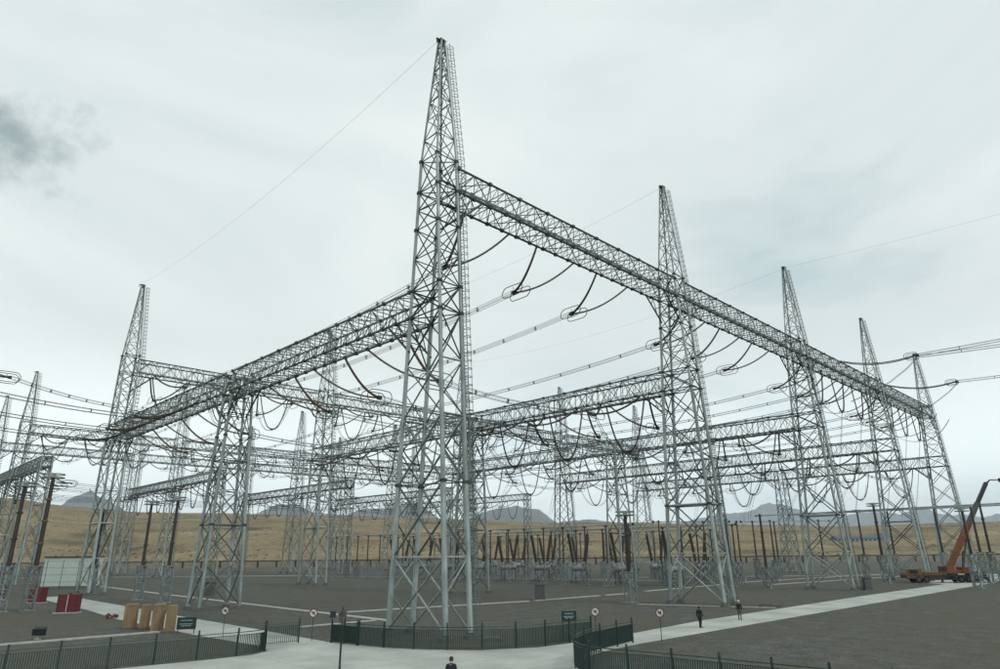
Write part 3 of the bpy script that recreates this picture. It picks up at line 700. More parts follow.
# ------------------------------------------------------------------ yard equipment
def pedestal_mesh(h, w):
    b = MB()
    for su, sv in CORN: b.bar((su*w, sv*w, 0), (su*w, sv*w, h), .095, 6)
    n = max(3, int(h/1.1)); st = h/n
    for k in range(n):
        for i in range(4):
            a, c = CORN[i], CORN[(i+1) % 4]
            z0, z1 = (k*st, (k+1)*st)
            if (k+i) % 2: a, c = c, a
            b.bar((a[0]*w, a[1]*w, z0), (c[0]*w, c[1]*w, z1), .065, 4); b.bar((a[0]*w, a[1]*w, z1), (c[0]*w, c[1]*w, z1), .06, 4)
    b.box(-w*1.25, -w*1.25, h, w*1.25, w*1.25, h+.12)
    b.box(-w*1.5, -w*1.5, 0, w*1.5, w*1.5, .12)
    return b.me('pedestal', False, STEELP)
def porcelain_mesh(h, r, bands=False, M=BROWN, t=.75):
    b = MB(); pr = []; n = int(h/.2)
    nj = 3
    for k in range(n):
        f = k/n; rr = lerp(r, r*t, f); z = h*f
        pr += [(rr*.78, z), (rr, z+h/n*.5), (rr*.78, z+h/n*.9)]
    b.lathe(pr, 10); return b.me('porcelain_column', True, M)
_pm = {}
def post(loc, ph, ih, r, label, group, cap='ring', M=BROWN, w=.58, joints=3, jm=None, lean=0):
    t = thing('post_insulator', label, 'insulator', (*loc, 0), random.uniform(-.1, .1), group)
    k = ('ped', ph, w)
    if k not in _pm: _pm[k] = pedestal_mesh(ph, w)
    obj('pedestal', _pm[k], None, t)
    k = ('por', ih, r, M.name)
    if k not in _pm: _pm[k] = porcelain_mesh(ih, r, M=M)
    obj('porcelain_column', _pm[k], None, t, (0, 0, ph+.12))
    k = ('jt', r, (jm or STEELD).name)
    if k not in _pm: q = MB(); q.lathe([(r*.9, -.12), (r*1.12, -.1), (r*1.12, .1), (r*.9, .12)], 10); _pm[k] = q.me('flange', False, jm or STEELD)
    for j in range(1, joints): obj('flange', _pm[k], None, t, (0, 0, ph+.12+ih*j/joints))
    if cap == 'ring':
        k = ('ring', r)
        if k not in _pm:
            q = MB(); R_ = r*3.6
            for z in (.0, .45): q.tube([(R_*math.cos(2*math.pi*a/20), R_*math.sin(2*math.pi*a/20), z) for a in range(20)], .09, 6, False, True)
            for a in range(4): q.bar((0, 0, .2), (R_*math.cos(a*math.pi/2), R_*math.sin(a*math.pi/2), .45), .04); q.bar((0, 0, .0), (R_*math.cos(a*math.pi/2), R_*math.sin(a*math.pi/2), .0), .04)
            q.lathe([(r*.8, -.1), (r*.8, .6)], 10); _pm[k] = q.me('corona_ring', True, STEEL)
        obj('corona_ring', _pm[k], None, t, (0, 0, ph+ih+.2))
    elif cap == 'clamp':
        k = ('clamp', r)
        if k not in _pm: q = MB(); q.box(-.5, -.18, -.05, .5, .18, .12); q.lathe([(.2, .1), (.2, .35)], 10); _pm[k] = q.me('clamp', False, STEELD)
        obj('clamp', _pm[k], None, t, (0, 0, ph+ih+.12))
    return t
GS = 'arresters in the yard'
post((.2, 73.2), 5.1, 9.4, .30, 'slender dark brown arrester on lattice pedestal behind the tan crates, the farther of two', GS)
post((.4, 62.2), 5.1, 9.4, .30, 'slender dark brown arrester on lattice pedestal behind the tan crates, the nearer of two', GS)
post((.6, 101), 5.1, 9.4, .30, 'slender dark brown arrester at the foot of the mast by the white shed', GS)
post((-16.7, 61.3), 5.4, 11.3, .36, 'dark brown arrester with orange joints on pedestal between the red cabinets', GS, jm=ORANGE, joints=4)
post((-19.6, 61.9), 5.4, 10.0, .34, 'dark brown arrester on pedestal beside the outer red cabinet', GS)
post((42.5, 9.2), 3.9, 7.4, .36, 'stout dark arrester with double ring on pedestal before the bushing row', GS)
post((86.5, 9.8), 3.6, 9.0, .30, 'dark arrester on pedestal beyond the second mast', GS, cap='clamp')
GP = 'post insulators along the breaker row'
k = 0
for U_, v0, v1 in ((79, 34, 150), (99, 22, 146), (123, 40, 150)):
    v = v0; k = 0
    while v < v1:
        post((U_+random.uniform(-.3, .3), v), 4.2, 7.3, .21, 'slim brown post under the %s tube busbar, %s from its cabinet end' % ('corner side' if U_ < 90 else 'middle' if U_ < 110 else 'rear', NTH[k]), GP, cap='clamp', joints=2); v += 5.8 if U_ < 90 else 8.4; k += 1
def tubebus(a, b, r, label):
    root = thing('tube_busbar', label, 'busbar', a, 0, 'tube busbars')
    d = Vector(b)-Vector(a); baro('tube', (0, 0, 0), d, r, root, STEEL, 8)
    q = MB(); q.lathe([(.03, -.3), (.22, -.22), (.27, 0), (.22, .22), (.03, .3)], 10); me = q.me('end_ball', True, STEELD)
    obj('end_ball', me, None, root, (0, 0, 0)); obj('end_ball', me, None, root, d)
tubebus((79, 33, 11.9), (79, 151, 11.9), .12, 'horizontal tube busbar on posts along the corner side of the breaker row')
tubebus((123, 39, 11.9), (123, 151, 11.9), .12, 'horizontal tube busbar on posts behind the rear breaker line')
tubebus((99, 21, 11.9), (99, 147, 11.9), .12, 'horizontal tube busbar on posts along the far side of the breaker row')
# breakers: horizontal tank on legs with two splayed bushings
def breaker_parts():
    ms = []
    q = MB(); q.tube([(-2.6, 0, 3.1), (-2.5, 0, 3.1), (2.5, 0, 3.1), (2.6, 0, 3.1)], [.4, .62, .62, .4], 14); ms.append(('tank', q.me('tank', True, TANK)))
    q = MB()
    for x in (-2, 2):
        for y in (-.6, .6): q.bar((x, y, 0), (x, y*.7, 2.7), .08, 6)
        q.bar((x, -.6, .3), (x, .5, 2.3), .05, 5)
    q.bar((-2, -.6, .4), (2, -.6, 2.2), .05); q.bar((-2, .6, .4), (2, .6, 2.2), .05); ms.append(('stand', q.me('stand', False, STEELD)))
    q = MB(); q.box(-.7, -1.15, .9, .7, -.65, 2.4); ms.append(('control_box', q.me('control_box', False, TANK)))
    for s in (-1, 1):
        q = MB(); q.tube([(s*1.7, 0, 3.1), (s*2.0, 0, 4.4)], .38, 10); ms.append(('turret', q.me('turret', True, TANK)))
        q = MB(); ribbed(q, [(s*2.0, 0, 4.4), (s*3.6, 0, 10.9)], .30, .43, .26, 10); ms.append(('bushing', q.me('bushing', True, DARKB)))
        q = MB(); q.tube([(s*3.6, 0, 10.9), (s*3.7, 0, 11.5)], .12, 8); ms.append(('terminal', q.me('terminal', True, STEELD)))
    return ms
BRK = breaker_parts()
def breaker(loc, k, rz=0., sc=1.):
    t = thing('circuit_breaker', 'grey tank breaker with two splayed dark bushings, %s from the lone cabinet end' % NTH[k], 'circuit breaker', (*loc, 0), rz, 'breakers in the breaker row'); t.scale = (sc, sc, sc)
    for n_, d in BRK: obj(n_, d, None, t)
def breaker2(loc, k):
    t = thing('circuit_breaker', 'grey tank breaker of the rear breaker line, %s from the second mast' % NTH[k], 'circuit breaker', (*loc, 0), 0, 'breakers in the rear line')
    for n_, d in BRK: obj(n_, d, None, t)
for k, v in enumerate((38, 50, 62, 74, 86, 98, 110)): breaker2((113, v), k)
for k, v in enumerate((30, 43, 55, 66.5, 78, 89.5, 101, 112.5, 124)): breaker((88.5, v), k, 0, 1.0)
# grey kiosks between the breakers
q = MB(); q.box(-1.5, -1.1, .1, 1.5, 1.1, 3.3); q.box(-1.62, -1.22, 3.3, 1.62, 1.22, 3.5); kio = q.me('body', False, mat('pale kiosk', (.32, .36, .36), .6))
q = MB(); q.box(-1.2, -1.14, .4, -.05, -1.09, 2.9); q.box(.05, -1.14, .4, 1.2, -1.09, 2.9); kd = q.me('door', False, TANK)
for k, v in enumerate((62, 73, 84, 96)):
    t = thing('control_kiosk', 'pale grey control kiosk behind the breakers, %s from the lone cabinet end' % NTH[k], 'kiosk', (94.5, v, 0), 0, 'kiosks behind the breakers')
    obj('body', kio, None, t); obj('door', kd, None, t)
GR = 'post insulators by the far end of the front row'
for ((x, y), ph, ih, r, cp), lb in zip([((100, 29), 4.2, 8.2, .2, 'clamp'), ((92, 19.5), 4.2, 8.2, .24, 'clamp'), ((105.6, 24), 4.2, 8.2, .2, 'clamp'), ((112, 30), 4.2, 8.6, .2, 'clamp'), ((127.5, 30.7), 4.6, 8.6, .24, 'clamp'), ((136, 29), 4.6, 8.6, .24, 'clamp'), ((155, 25), 4.8, 9.2, .26, 'clamp'), ((118, 22), 4.4, 8.4, .22, 'clamp'), ((88.5, 33), 4.2, 8.2, .2, 'clamp')], ['behind the second mast, under the short busbar middle', 'seen between the legs of the second mast', 'just past the second mast, on the path side', 'under the short busbar end away from the breakers', 'under the middle of the busbar before the third mast', 'before the third mast, next to the tallest dark arrester', 'seen between the legs of the third mast', 'standing alone between second and third masts', 'under the short busbar end next to the breakers']):
    post((x, y), ph, ih, r, 'brown post insulator %s' % lb, 'post insulators beyond the second mast', cp)
for ((x, y), ph, ih, r, cp), lb in zip([((151, 13.5), 5.4, 10.2, .28, 'ring'), ((117, -.8), 5.4, 9.6, .34, 'ring'), ((165, 10.5), 5.4, 10.4, .3, 'clamp'), ((176, 2), 5.6, 11, .34, 'clamp'), ((107, -18.2), 5.6, 7.2, .3, 'ring'), ((131, -15), 5.8, 8.6, .3, 'clamp'), ((137, -15.6), 5.8, 9.8, .3, 'clamp')], ['with ring, just past the third mast', 'with ring, at the foot of the fourth mast', 'between fourth and last masts, under the middle busbar', 'at the foot of the last mast', 'with ring, in front of the crane deck', 'behind the crane, nearer its boom', 'behind the crane, farther from its boom']):
    post((x, y), ph, ih, r, 'tall brown insulator on lattice pedestal %s' % lb, GR, cp, w=.6)
tubebus((150, 40, 15.9), (139, -62, 15.9), .14, 'long tube busbar above the crane, nearest the third mast')
tubebus((163, 36, 16.3), (158, -62, 16.3), .14, 'long tube busbar above the crane, the middle of three')
tubebus((176, 30, 17.2), (176, -62, 17.2), .14, 'long tube busbar above the crane, nearest the last mast')
tubebus((124, 32, 13.4), (160, 24, 14.2), .11, 'short tube busbar over the posts before the third mast')
tubebus((88, 34, 12.6), (112, 29, 13.0), .1, 'short tube busbar over the posts behind the second mast')
# small grey cabinets
def cabinet(loc, w, h, label, rz=.78):
    t = thing('marshalling_cabinet', label, 'cabinet', (*loc, 0), rz)
    q = MB(); q.box(-w/2, -w*.35, .15, w/2, w*.35, h); obj('body', q.me('body', False, GREYB), None, t)
    q = MB(); q.box(-w*.56, -w*.42, h, w*.56, w*.42, h+.1); obj('roof', q.me('roof', False, STEELD), None, t)
    q = MB(); q.box(-w*.44, -w*.37, .3, -.01, -w*.345, h-.12); q.box(.01, -w*.37, .3, w*.44, -w*.345, h-.12); obj('door', q.me('door', False, GREYB), None, t)
    q = MB(); q.box(-w*.56, -w*.4, 0, w*.56, w*.4, .15); obj('plinth', q.me('plinth', False, FOOT), None, t)
cabinet((39.1, 22.7), 1.35, 2.05, 'dark grey cabinet standing alone on gravel before the breaker row', -.75)
cabinet((11.4, 73), 1.5, 2.2, 'dark grey cabinet seen between the legs of the flat-topped support', -.75)
cabinet((92.1, -5.1), 1.2, 1.9, 'grey cabinet by the path near the third mast', -.75)
q = MB(); q.box(-.75, -.45, 0, .75, .45, .22); q.box(-.7, -.4, .22, .7, .4, .26)
tag(obj('trench_slab', q.me('trench_slab', False, FOOT), None, None, (1.6, -6.0, 0), (0, 0, -.75)), 'low concrete slab beside the foot of the corner mast', 'slab')
q = MB(); q.box(-1.2, -.5, 0, 1.2, .5, .3); q.box(-.9, -.3, .3, .2, .3, .42)
tag(obj('timber_pile', q.me('timber_pile', False, GREYB), None, None, (46.9, -8.2, 0), (0, 0, -.75)), 'low dark slab lying beside the second mast', 'slab')

# ------------------------------------------------------------------ left yard: shed, mesh fence, cabinets, crates
LATA = math.atan2(rgt.y, rgt.x)
sx, sy = camuv(-98.5, 160)
t = thing('white_shed', 'long pale white sheet-clad shed behind a mesh fence at the end of the path', 'shed', (sx, sy, 0), LATA+.12)
q = MB()
for k in range(12): q.box(-5.6+k*.933, -.02-(k % 2)*.03, .3, -5.6+(k+1)*.933-.01, 0.05, 6.4)
q.box(-5.6, .05, .3, 5.6, 3.0, 6.35); obj('wall', q.me('wall', False, SHED), None, t)
q = MB(); q.box(-5.8, -.3, 6.4, 5.8, 3.3, 6.7); obj('roof', q.me('roof', False, STEELD), None, t)
q = MB(); q.box(-5.7, -.1, 0, 5.7, 3.1, .3); obj('plinth', q.me('plinth', False, FOOT), None, t)
sx, sy = camuv(-92, 148)
t = thing('mesh_fence', 'tall grey wire mesh fence panel standing in front of the white shed', 'fence', (sx, sy, 0), LATA+.1)
for i in range(5): baro('post', (-7+i*3.2, 0, 0), (-7+i*3.2, 0, 5.9), .055, t, GREEN)
for z in (.2, 1.6, 3.0, 4.4, 5.7): baro('rail', (-7, 0, z), (5.8, 0, z), .028, t, GREEN)
for k in range(64): baro('mesh_wire', (-7+k*.2, 0, .2), (-7+k*.2, 0, 5.7), .009, t, GREEN, 4)
def red_cab(loc, rz, label, w=2.4, h=2.2):
    t = thing('fire_cabinet', label, 'fire cabinet', (*loc, 0), rz, 'red fire cabinets')
    q = MB(); q.box(-w/2, -.5, .12, w/2, .5, h); obj('body', q.me('body', False, RED), None, t)
    for s in (-1, 1):
        q = MB(); q.box(min(s*.06, s*(w/2-.08)), -.55, .2, max(s*.06, s*(w/2-.08)), -.501, h-.1); d = obj('door', q.me('door', False, RED), None, t)
        q = MB(); q.box(s*.16-.02, -.6, 1.0, s*.16+.02, -.551, 1.25); obj('handle', q.me('handle', False, STEELD), None, d)
    q = MB(); q.box(-.03, -.54, .2, .03, -.502, h-.1); obj('centre_strip', q.me('centre_strip', False, WHITE), None, t)
    q = MB(); q.box(-w/2-.2, -.8, 0, w/2+.2, .6, .12); obj('plinth', q.me('plinth', False, KERB), None, t)
    q = MB(); q.lathe([(.12, h), (.12, h+.12), (.03, h+.2)], 8); obj('beacon', q.me('beacon', False, BLACK), None, t)
red_cab((-14.0, 53.3), LATA+.1, 'red two-door fire cabinet with white strip nearest the tan crates')
red_cab((-12.2, 78.8), LATA-.25, 'red fire cabinet beside the path before the white shed')
red_cab((-15.0, 93), LATA-.2, 'red fire cabinet farthest along the path past the white shed', 2.0)
crs = [(camuv(-35.9, 69.3), 1.15, 2.2, .38), (camuv(-34.35, 69.0), .85, 2.15, .46), (camuv(-33.1, 68.8), .7, 2.2, .36), (camuv(-31.75, 66.2), 1.05, 2.35, .44), (camuv(-30.3, 65.7), .85, 2.3, .38)]
for k, ((x, y), w, h, rz) in enumerate(crs):
    t = thing('plywood_crate', ['tan crate at the red cabinet end of the crate row', 'second tan crate in the row, set slightly back', 'tan crate in the middle of the row', 'taller tan crate next to the one by the sign', 'tan crate standing nearest the green sign'][k], 'crate', (x, y, 0), LATA+rz, 'tan crates')
    q = MB(); q.box(-w/2+.02, -.43, .1, w/2-.02, .45, h); obj('panel', q.me('panel', False, CRATE), None, t)
    for j in range(5):
        bw = (w-.02)/5; q = MB(); q.box(-w/2+.01+j*bw+.008, -.45-random.uniform(0, .006), .1, -w/2+.01+(j+1)*bw-.008, -.431, h-random.uniform(0, .02)); obj('board', q.me('board', False, CRATE), None, t)
    for x0, x1 in ((-w/2-.02, -w/2+.1), (w/2-.1, w/2+.02)):
        q = MB(); q.box(x0, -.485, .08, x1, -.452, h+.02); obj('batten', q.me('batten', False, CRATE), None, t)
    q = MB(); q.box(-w/2, -.48, h-.14, w/2, -.453, h-.02) if False else q.box(-w/2+.11, -.48, h-.15, w/2-.11, -.452, h); obj('batten', q.me('batten', False, CRATE), None, t)
    q = MB()
    for yy in (-.4, .3): q.box(-w/2, yy, 0, w/2, yy+.1, .1)
    obj('skid', q.me('skid', False, CRATE), None, t)
t = thing('switch_frame', 'grey tubular switch frame with a rust red rail beside the outer arrester', 'switch frame', (-20.6, 66, 0), LATA)
for x in (-1.9, .2, 2.0):
    baro('post', (x, 0, 0), (x, 0, 8.2 if x < 1 else 5.8), .13, t, STEEL, 8)
baro('rail', (-2.4, 0, 4.6), (2.5, 0, 4.6), .09, t, RED, 6); baro('rail', (-2.2, 0, 6.9), (.5, 0, 6.9), .07, t, STEEL, 6); baro('brace', (-1.9, 0, .5), (.2, 0, 4.5), .05, t, STEELM); baro('brace', (.2, 0, .5), (2.0, 0, 4.5), .05, t, STEELM)
q = MB(); q.box(-.35, -.3, .9, .35, .3, 2.1); obj('drive_box', q.me('drive_box', False, TANK), None, t, (.2, -.45, 0))
# hydrant and hose by the path
t = thing('hydrant', 'red hydrant with coiled hose lying on the path edge by the crates', 'hydrant', (-13.0, 40.6, 0), .3)
q = MB(); q.lathe([(.2, 0), (.16, .1), (.16, .42), (.1, .55), (.03, .6)], 10); q.tube([(-.3, 0, .34), (.3, 0, .34)], .09, 8); obj('body', q.me('body', True, RED), None, t)
q = MB(); q.tube([((.55+.25*math.cos(a*.6))*1.2+.1, .5*math.sin(a*.6), .06+.012*a) for a in range(24)], .055, 6); obj('hose', q.me('hose', True, RED), None, t)
# floodlight on its stand
t = thing('floodlight', 'black floodlight on short stand beside the kerb strip', 'floodlight', (-23.0, 23.6, 0), LATA)
q = MB(); q.box(-.5, -.16, .3, .5, .12, .86); obj('housing', q.me('housing', False, BLACK), None, t)
q = MB(); q.box(-.44, -.185, .36, .44, -.162, .8); obj('lens', q.me('lens', False, GLASS), None, t)
for k in range(7):
    q = MB(); q.box(-.46+k*.15, .12, .34, -.44+k*.15, .22, .98); obj('cooling_fin', q.me('cooling_fin', False, BLACK), None, t)
q = MB(); q.box(-.06, -.06, 0, .06, .06, .3); q.box(-.22, -.2, 0, .22, .2, .06); obj('stand', q.me('stand', False, KERB), None, t)

# ------------------------------------------------------------------ green railings
q = MB(); q.box(-.023, -.023, .12, .023, .023, 1.32); BAL = q.me('baluster', False, GREEN)
q = MB(); q.box(-.05, -.05, 0, .05, .05, 1.62); q.box(-.065, -.065, 1.62, .065, .065, 1.66); q.lathe([(.02, 1.66), (.06, 1.70), (.075, 1.75), (.05, 1.80), (.01, 1.82)], 8); POSTM = q.me('post', False, GREEN)
def railing(pts, label, stepb=.13, posts=None, name='railing', swing=False):
    P = [Vector((x, y, 0)) for x, y in pts]
    t = thing(name, label, 'railing' if not swing else 'gate', P[0], 0, 'dark green railings'); o0 = P[0]
    L_ = [0]
    for a, b in zip(P, P[1:]): L_.append(L_[-1]+(b-a).length)
    def at(s):
        for k in range(len(L_)-1):
            if s <= L_[k+1]+1e-6:
                d = P[k+1]-P[k]; return P[k].lerp(P[k+1], (s-L_[k])/(L_[k+1]-L_[k]))-o0, math.atan2(d.y, d.x)
        d = P[-1]-P[-2]; return P[-1]-o0, math.atan2(d.y, d.x)
    n = max(1, round(L_[-1]/(posts or 2.55)))
    for k in range(n+1):
        p, a = at(L_[-1]*k/n); obj('post', POSTM, None, t, p, (0, 0, a))
    nb = int(L_[-1]/stepb)
    for k in range(nb):
        p, a = at((k+.5)*stepb)
        obj('baluster', BAL, None, t, p, (0, 0, a))
    for z, r in ((.14, .02), (1.32, .022), (1.5, .03)):
        q = MB(); npt = max(2, int(L_[-1]/.6)); q.tube([at(L_[-1]*k/npt)[0]+Vector((0, 0, z)) for k in range(npt+1)], r, 6); obj('rail', q.me('rail', False, GREEN), None, t)
    return t
def smooth(pts, it=2):
    for _ in range(it):
        o_ = [pts[0]]
        for a, b in zip(pts, pts[1:]): o_ += [(a[0]*.75+b[0]*.25, a[1]*.75+b[1]*.25), (a[0]*.25+b[0]*.75, a[1]*.25+b[1]*.75)]
        pts = o_+[pts[-1]]
    return pts
railing(smooth([(-42, 3.5), (-34, 2.9), (-26, 2.4), (-18.2, 1.55), (-14.6, 1.1), (-13.2, 2.1), (-12.3, 4.4)]), 'dark green railing curving in at its gate, along the green sign and crates')
railing([(-11.9, 5.0), (-9.3, 4.7)], 'open dark green gate leaf between the railing and the path', .16, 2.6, 'gate_leaf', True)
railing([(-7.55, 2.7), (-7.15, -.3)], 'closed double gate leaf of dark green railing by the black lantern', .085, 1.5, 'gate_leaf', True)
railing(smooth([(-7.1, -.45), (-6.5, -3.4), (-5.2, -6.0), (-3, -9.0), (1.3, -11.2), (7.3, -11.5)]), 'dark green railing bowed round the foot of the corner mast')
railing(smooth([(7.9, -15.0), (3.6, -15.7), (.4, -16.2), (-2.8, -17.9), (-5.0, -20.0), (-5.75, -22.0), (-5.3, -24.6), (-4.9, -28), (-4.5, -34), (-4.2, -42)]), 'dark green railing curving in a half loop beside the path where people walk')

# ------------------------------------------------------------------ signs and lantern
def board(loc, rz, w, h, z0, label):
    t = thing('notice_board', label, 'sign', (*loc, 0), rz)
    q = MB(); q.box(-w/2, -.03, z0, w/2, .03, z0+h); b_ = obj('panel', q.me('panel', False, GREEN), None, t)
    for fx, wd in ((.74, .62), (.45, .7), (.3, .5)):
        for k in range(7):
            x = -w*wd/2+k*w*wd/7
            q = MB(); q.box(x, -.036, z0+h*fx-.035, x+w*wd/7*.72, -.031, z0+h*fx+.035); obj('lettering', q.me('lettering', False, mat('sign lettering', (.3, .42, .4), .6) if 'sign lettering' not in bpy.data.materials else bpy.data.materials['sign lettering']), None, b_)
    for s in (-1, 1): baro('leg', (s*w*.42, .05, 0), (s*w*.42, .05, z0+h*.9), .04, t, STEELD)
board((-13.0, 18.0), LATA+.1, 1.65, 1.0, .38, 'low dark green notice board with two lines of text by the tan crates')
board((5.7, -10.6), LATA+.15, 1.2, .75, 1.42, 'dark green notice board on posts above the bowed railing')
REDS = mat('sign red', (.14, .012, .014), .5); WHS = mat('sign white', (.55, .56, .55), .5)
def roundsign(loc, rz, label, h=2.4):
    t = thing('round_sign', label, 'sign', (*loc, 0), rz, 'round signs on poles')
    baro('pole', (0, 0, 0), (0, 0, h-.2), .03, t, STEELD)
    Mr = Matrix.Rotation(math.pi/2, 4, 'X')
    def disc(r0, r1, y, M, nm, par):
        q = MB(); n = 24
        for k in range(n):
            a = 2*math.pi*k/n; q.v += [(r0*math.cos(a), y, r0*math.sin(a)), (r1*math.cos(a), y, r1*math.sin(a)), (r0*math.cos(a), y+.012, r0*math.sin(a)), (r1*math.cos(a), y+.012, r1*math.sin(a))]
        for k in range(n):
            a, b_ = k*4, ((k+1) % n)*4; q.f += [(a, a+1, b_+1, b_), (a+2, b_+2, b_+3, a+3), (a+1, a+3, b_+3, b_+1), (a, b_, b_+2, a+2)]
        return obj(nm, q.me(nm, False, M), None, par, (0, 0, h-.32))
    disc(.001, .33, -.05, WHS, 'disc', t); disc(.28, .34, -.068, REDS, 'rim', t)
    q = MB(); q.box(-.13, -.064, -.05, .1, -.052, .05); q.box(.02, -.064, -.12, .1, -.052, .12); obj('symbol', q.me('symbol', False, BLACK), None, t, (0, 0, h-.32))
    q = MB(); Rm = Matrix.Rotation(R(45), 4, 'Y'); q.box(-.28, -.074, -.02, .28, -.0655, .02, Rm); obj('slash', q.me('slash', False, REDS), None, t, (0, 0, h-.32))
roundsign((-11.7, 13.2), LATA, 'round prohibition sign on pole by the concrete path near the green notice board')
roundsign((-8.0, 4.9), LATA, 'round prohibition sign on pole between the gate leaves by the lantern')
roundsign((7.4, -11.9), LATA, 'round prohibition sign at the end of the bowed railing')
roundsign((9.7, -16.4), LATA, 'round prohibition sign on thin pole in gravel beside the walkers path')
t = thing('marker_post', 'small dark square plate on grey post behind the double gate', 'sign', (-7.1, 3.4, 0), LATA)
q = MB(); q.box(-.07, -.07, 0, .07, .07, 1.75); obj('post', q.me('post', False, KERB), None, t); q = MB(); q.box(-.22, -.1, 1.75, .22, .05, 2.25); obj('plate', q.me('plate', False, BLACK), None, t)
q = MB(); q.box(-.4, -.3, 0, .4, .3, .12); obj('base', q.me('base', False, FOOT), None, t)
t = thing('street_lantern', 'black classic lantern on a slim fluted pole on the concrete apron', 'lamp', (-17.5, -14.5, 0))
q = MB(); q.lathe([(.17, 0), (.17, .25), (.11, .32), (.1, .9), (.07, 1.0), (.055, 1.1), (.045, 3.0), (.07, 3.04), (.04, 3.1), (.06, 3.18)], 12); obj('pole', q.me('pole', True, BLACK), None, t)
q = MB(); q.lathe([(.10, 3.18), (.19, 3.55), (.20, 3.56)], 6); obj('lantern_glass', q.me('lantern_glass', False, mat('lantern glass', (.13, .11, .095), .25)), None, t)
q = MB()
for k in range(6):
    a = k*math.pi/3; q.bar((.11*math.cos(a), .11*math.sin(a), 3.17), (.205*math.cos(a), .205*math.sin(a), 3.57), .014, 5)
obj('lantern_frame', q.me('lantern_frame', False, BLACK), None, t)
q = MB(); q.lathe([(.27, 3.56), (.25, 3.6), (.12, 3.76), (.06, 3.8), (.05, 3.86), (.015, 3.97)], 6); obj('lantern_roof', q.me('lantern_roof', False, BLACK), None, t)

# ------------------------------------------------------------------ mobile crane
t = thing('mobile_crane', 'orange truck crane with raised telescopic boom parked at the end of the path', 'crane', (129.5, -8.5, 0), LATA-.05); cr_ = t
def part(name, M, fn, par=None, smooth_=False):
    q = MB(); fn(q); return obj(name, q.me(name, smooth_, M), None, par or cr_)
part('chassis', BLACK, lambda q: (q.box(-7.6, -1.1, .75, 7.4, 1.1, 1.35), q.box(-7.4, -1.25, 1.36, 7.3, 1.25, 1.5)))
part('deck_locker', YELLOW, lambda q: q.box(-5.0, -1.25, 1.51, -1.0, 1.25, 2.05))
part('deck_locker', GREYB, lambda q: q.box(4.4, -1.2, 1.51, 7.2, 1.2, 2.15))
part('skirt', BLACK, lambda q: q.box(-5.2, -1.2, .55, 7.2, 1.2, .74))
def cabf(q):
    pr = [(-8.6, .9), (-8.7, 1.5), (-8.3, 2.65), (-5.4, 2.75), (-5.2, 1.51), (-5.2, .9)]
    k = len(q.v)
    for y in (-1.22, 1.22): q.v += [(x, y, z) for x, z in pr]
    n = len(pr); q.f += [tuple(range(k, k+n)), tuple(range(k+2*n-1, k+n-1, -1))]+[(k+i, k+n+i, k+n+(i+1) % n, k+(i+1) % n) for i in range(n)]
cb = part('driver_cab', YELLOW, cabf)
part('side_window', GLASS, lambda q: (q.box(-7.9, -1.24, 1.8, -6.3, -1.221, 2.5),), cb)
part('windscreen', GLASS, lambda q: q.add([(-8.62, -1.05, 1.85), (-8.62, 1.05, 1.85), (-8.36, 1.05, 2.55), (-8.36, -1.05, 2.55)], [(0, 1, 2, 3)]), cb)
def wheelmesh():
    q = MB(); k = 20
    for y in (-.22, .22):
        pass
    q.tube([(0, -.25, 0), (0, -.2, 0), (0, .2, 0), (0, .25, 0)], [.55, .64, .64, .55], 20); return q.me('wheel', False, TYRE)
wm = wheelmesh(); q = MB(); q.tube([(0, -.28, 0), (0, -.251, 0)], [.2, .32], 14); rm = q.me('rim', False, STEELD)
for x in (-6.3, -4.7, 2.2, 3.7, 5.2):
    for s in (-1, 1):
        w_ = obj('wheel', wm, None, cr_, (x, s*1.05, .64), (0, 0, 0 if s < 0 else math.pi)); obj('rim', rm, None, w_)
part('outrigger', BLACK, lambda q: (q.box(.2, -2.6, .9, .6, 2.6, 1.2), q.box(.25, -2.65, .05, .55, -2.4, 1.2), q.box(.0, -2.9, 0, .8, -2.2, .06), q.box(.25, 2.4, .05, .55, 2.65, 1.2), q.box(0, 2.2, 0, .8, 2.9, .06)))
part('outrigger', BLACK, lambda q: (q.box(6.4, -2.6, .9, 6.8, 2.6, 1.2), q.box(6.45, -2.65, .05, 6.75, -2.4, 1.2), q.box(6.2, -2.9, 0, 7.0, -2.2, .06), q.box(6.45, 2.4, .05, 6.75, 2.65, 1.2), q.box(6.2, 2.2, 0, 7.0, 2.9, .06)))
part('turntable', BLACK, lambda q: q.lathe([(1.0, 1.5), (1.0, 1.75)], 20, (1.2, 0)))
sp_ = part('superstructure', ORANGE, lambda q: (q.box(-.6, -1.1, 1.76, 3.2, 1.1, 2.5), q.box(.2, -.45, 2.5, 1.6, .45, 3.3), q.box(2.9, -1.2, 1.8, 4.2, 1.2, 3.0)))
part('operator_cab', RED, lambda q: (q.box(-1.6, -1.2, 1.76, -.15, -.35, 3.2),), sp_)
part('operator_window', GLASS, lambda q: (q.box(-1.45, -1.22, 2.2, -.35, -1.201, 3.05),), sp_)
bd = Vector((11.2, 0, 17.0)).normalized(); b0 = Vector((1.0, 0, 2.9))
def boomseg(s0, s1, w, h, M, nm):
    x = Vector((0, 1, 0)); y = bd.cross(x)
    def f(q):
        k = []
        for s in (s0, s1):
            for a, b_ in ((-1, -.6), (-.6, -1), (.6, -1), (1, -.6), (1, 1), (-1, 1)): k.append(b0+bd*s+x*a*w+y*b_*h)
        q.add(k, [(5, 4, 3, 2, 1, 0), (6, 7, 8, 9, 10, 11)]+[(i, (i+1) % 6, 6+(i+1) % 6, 6+i) for i in range(6)])
    return part(nm, M, f)
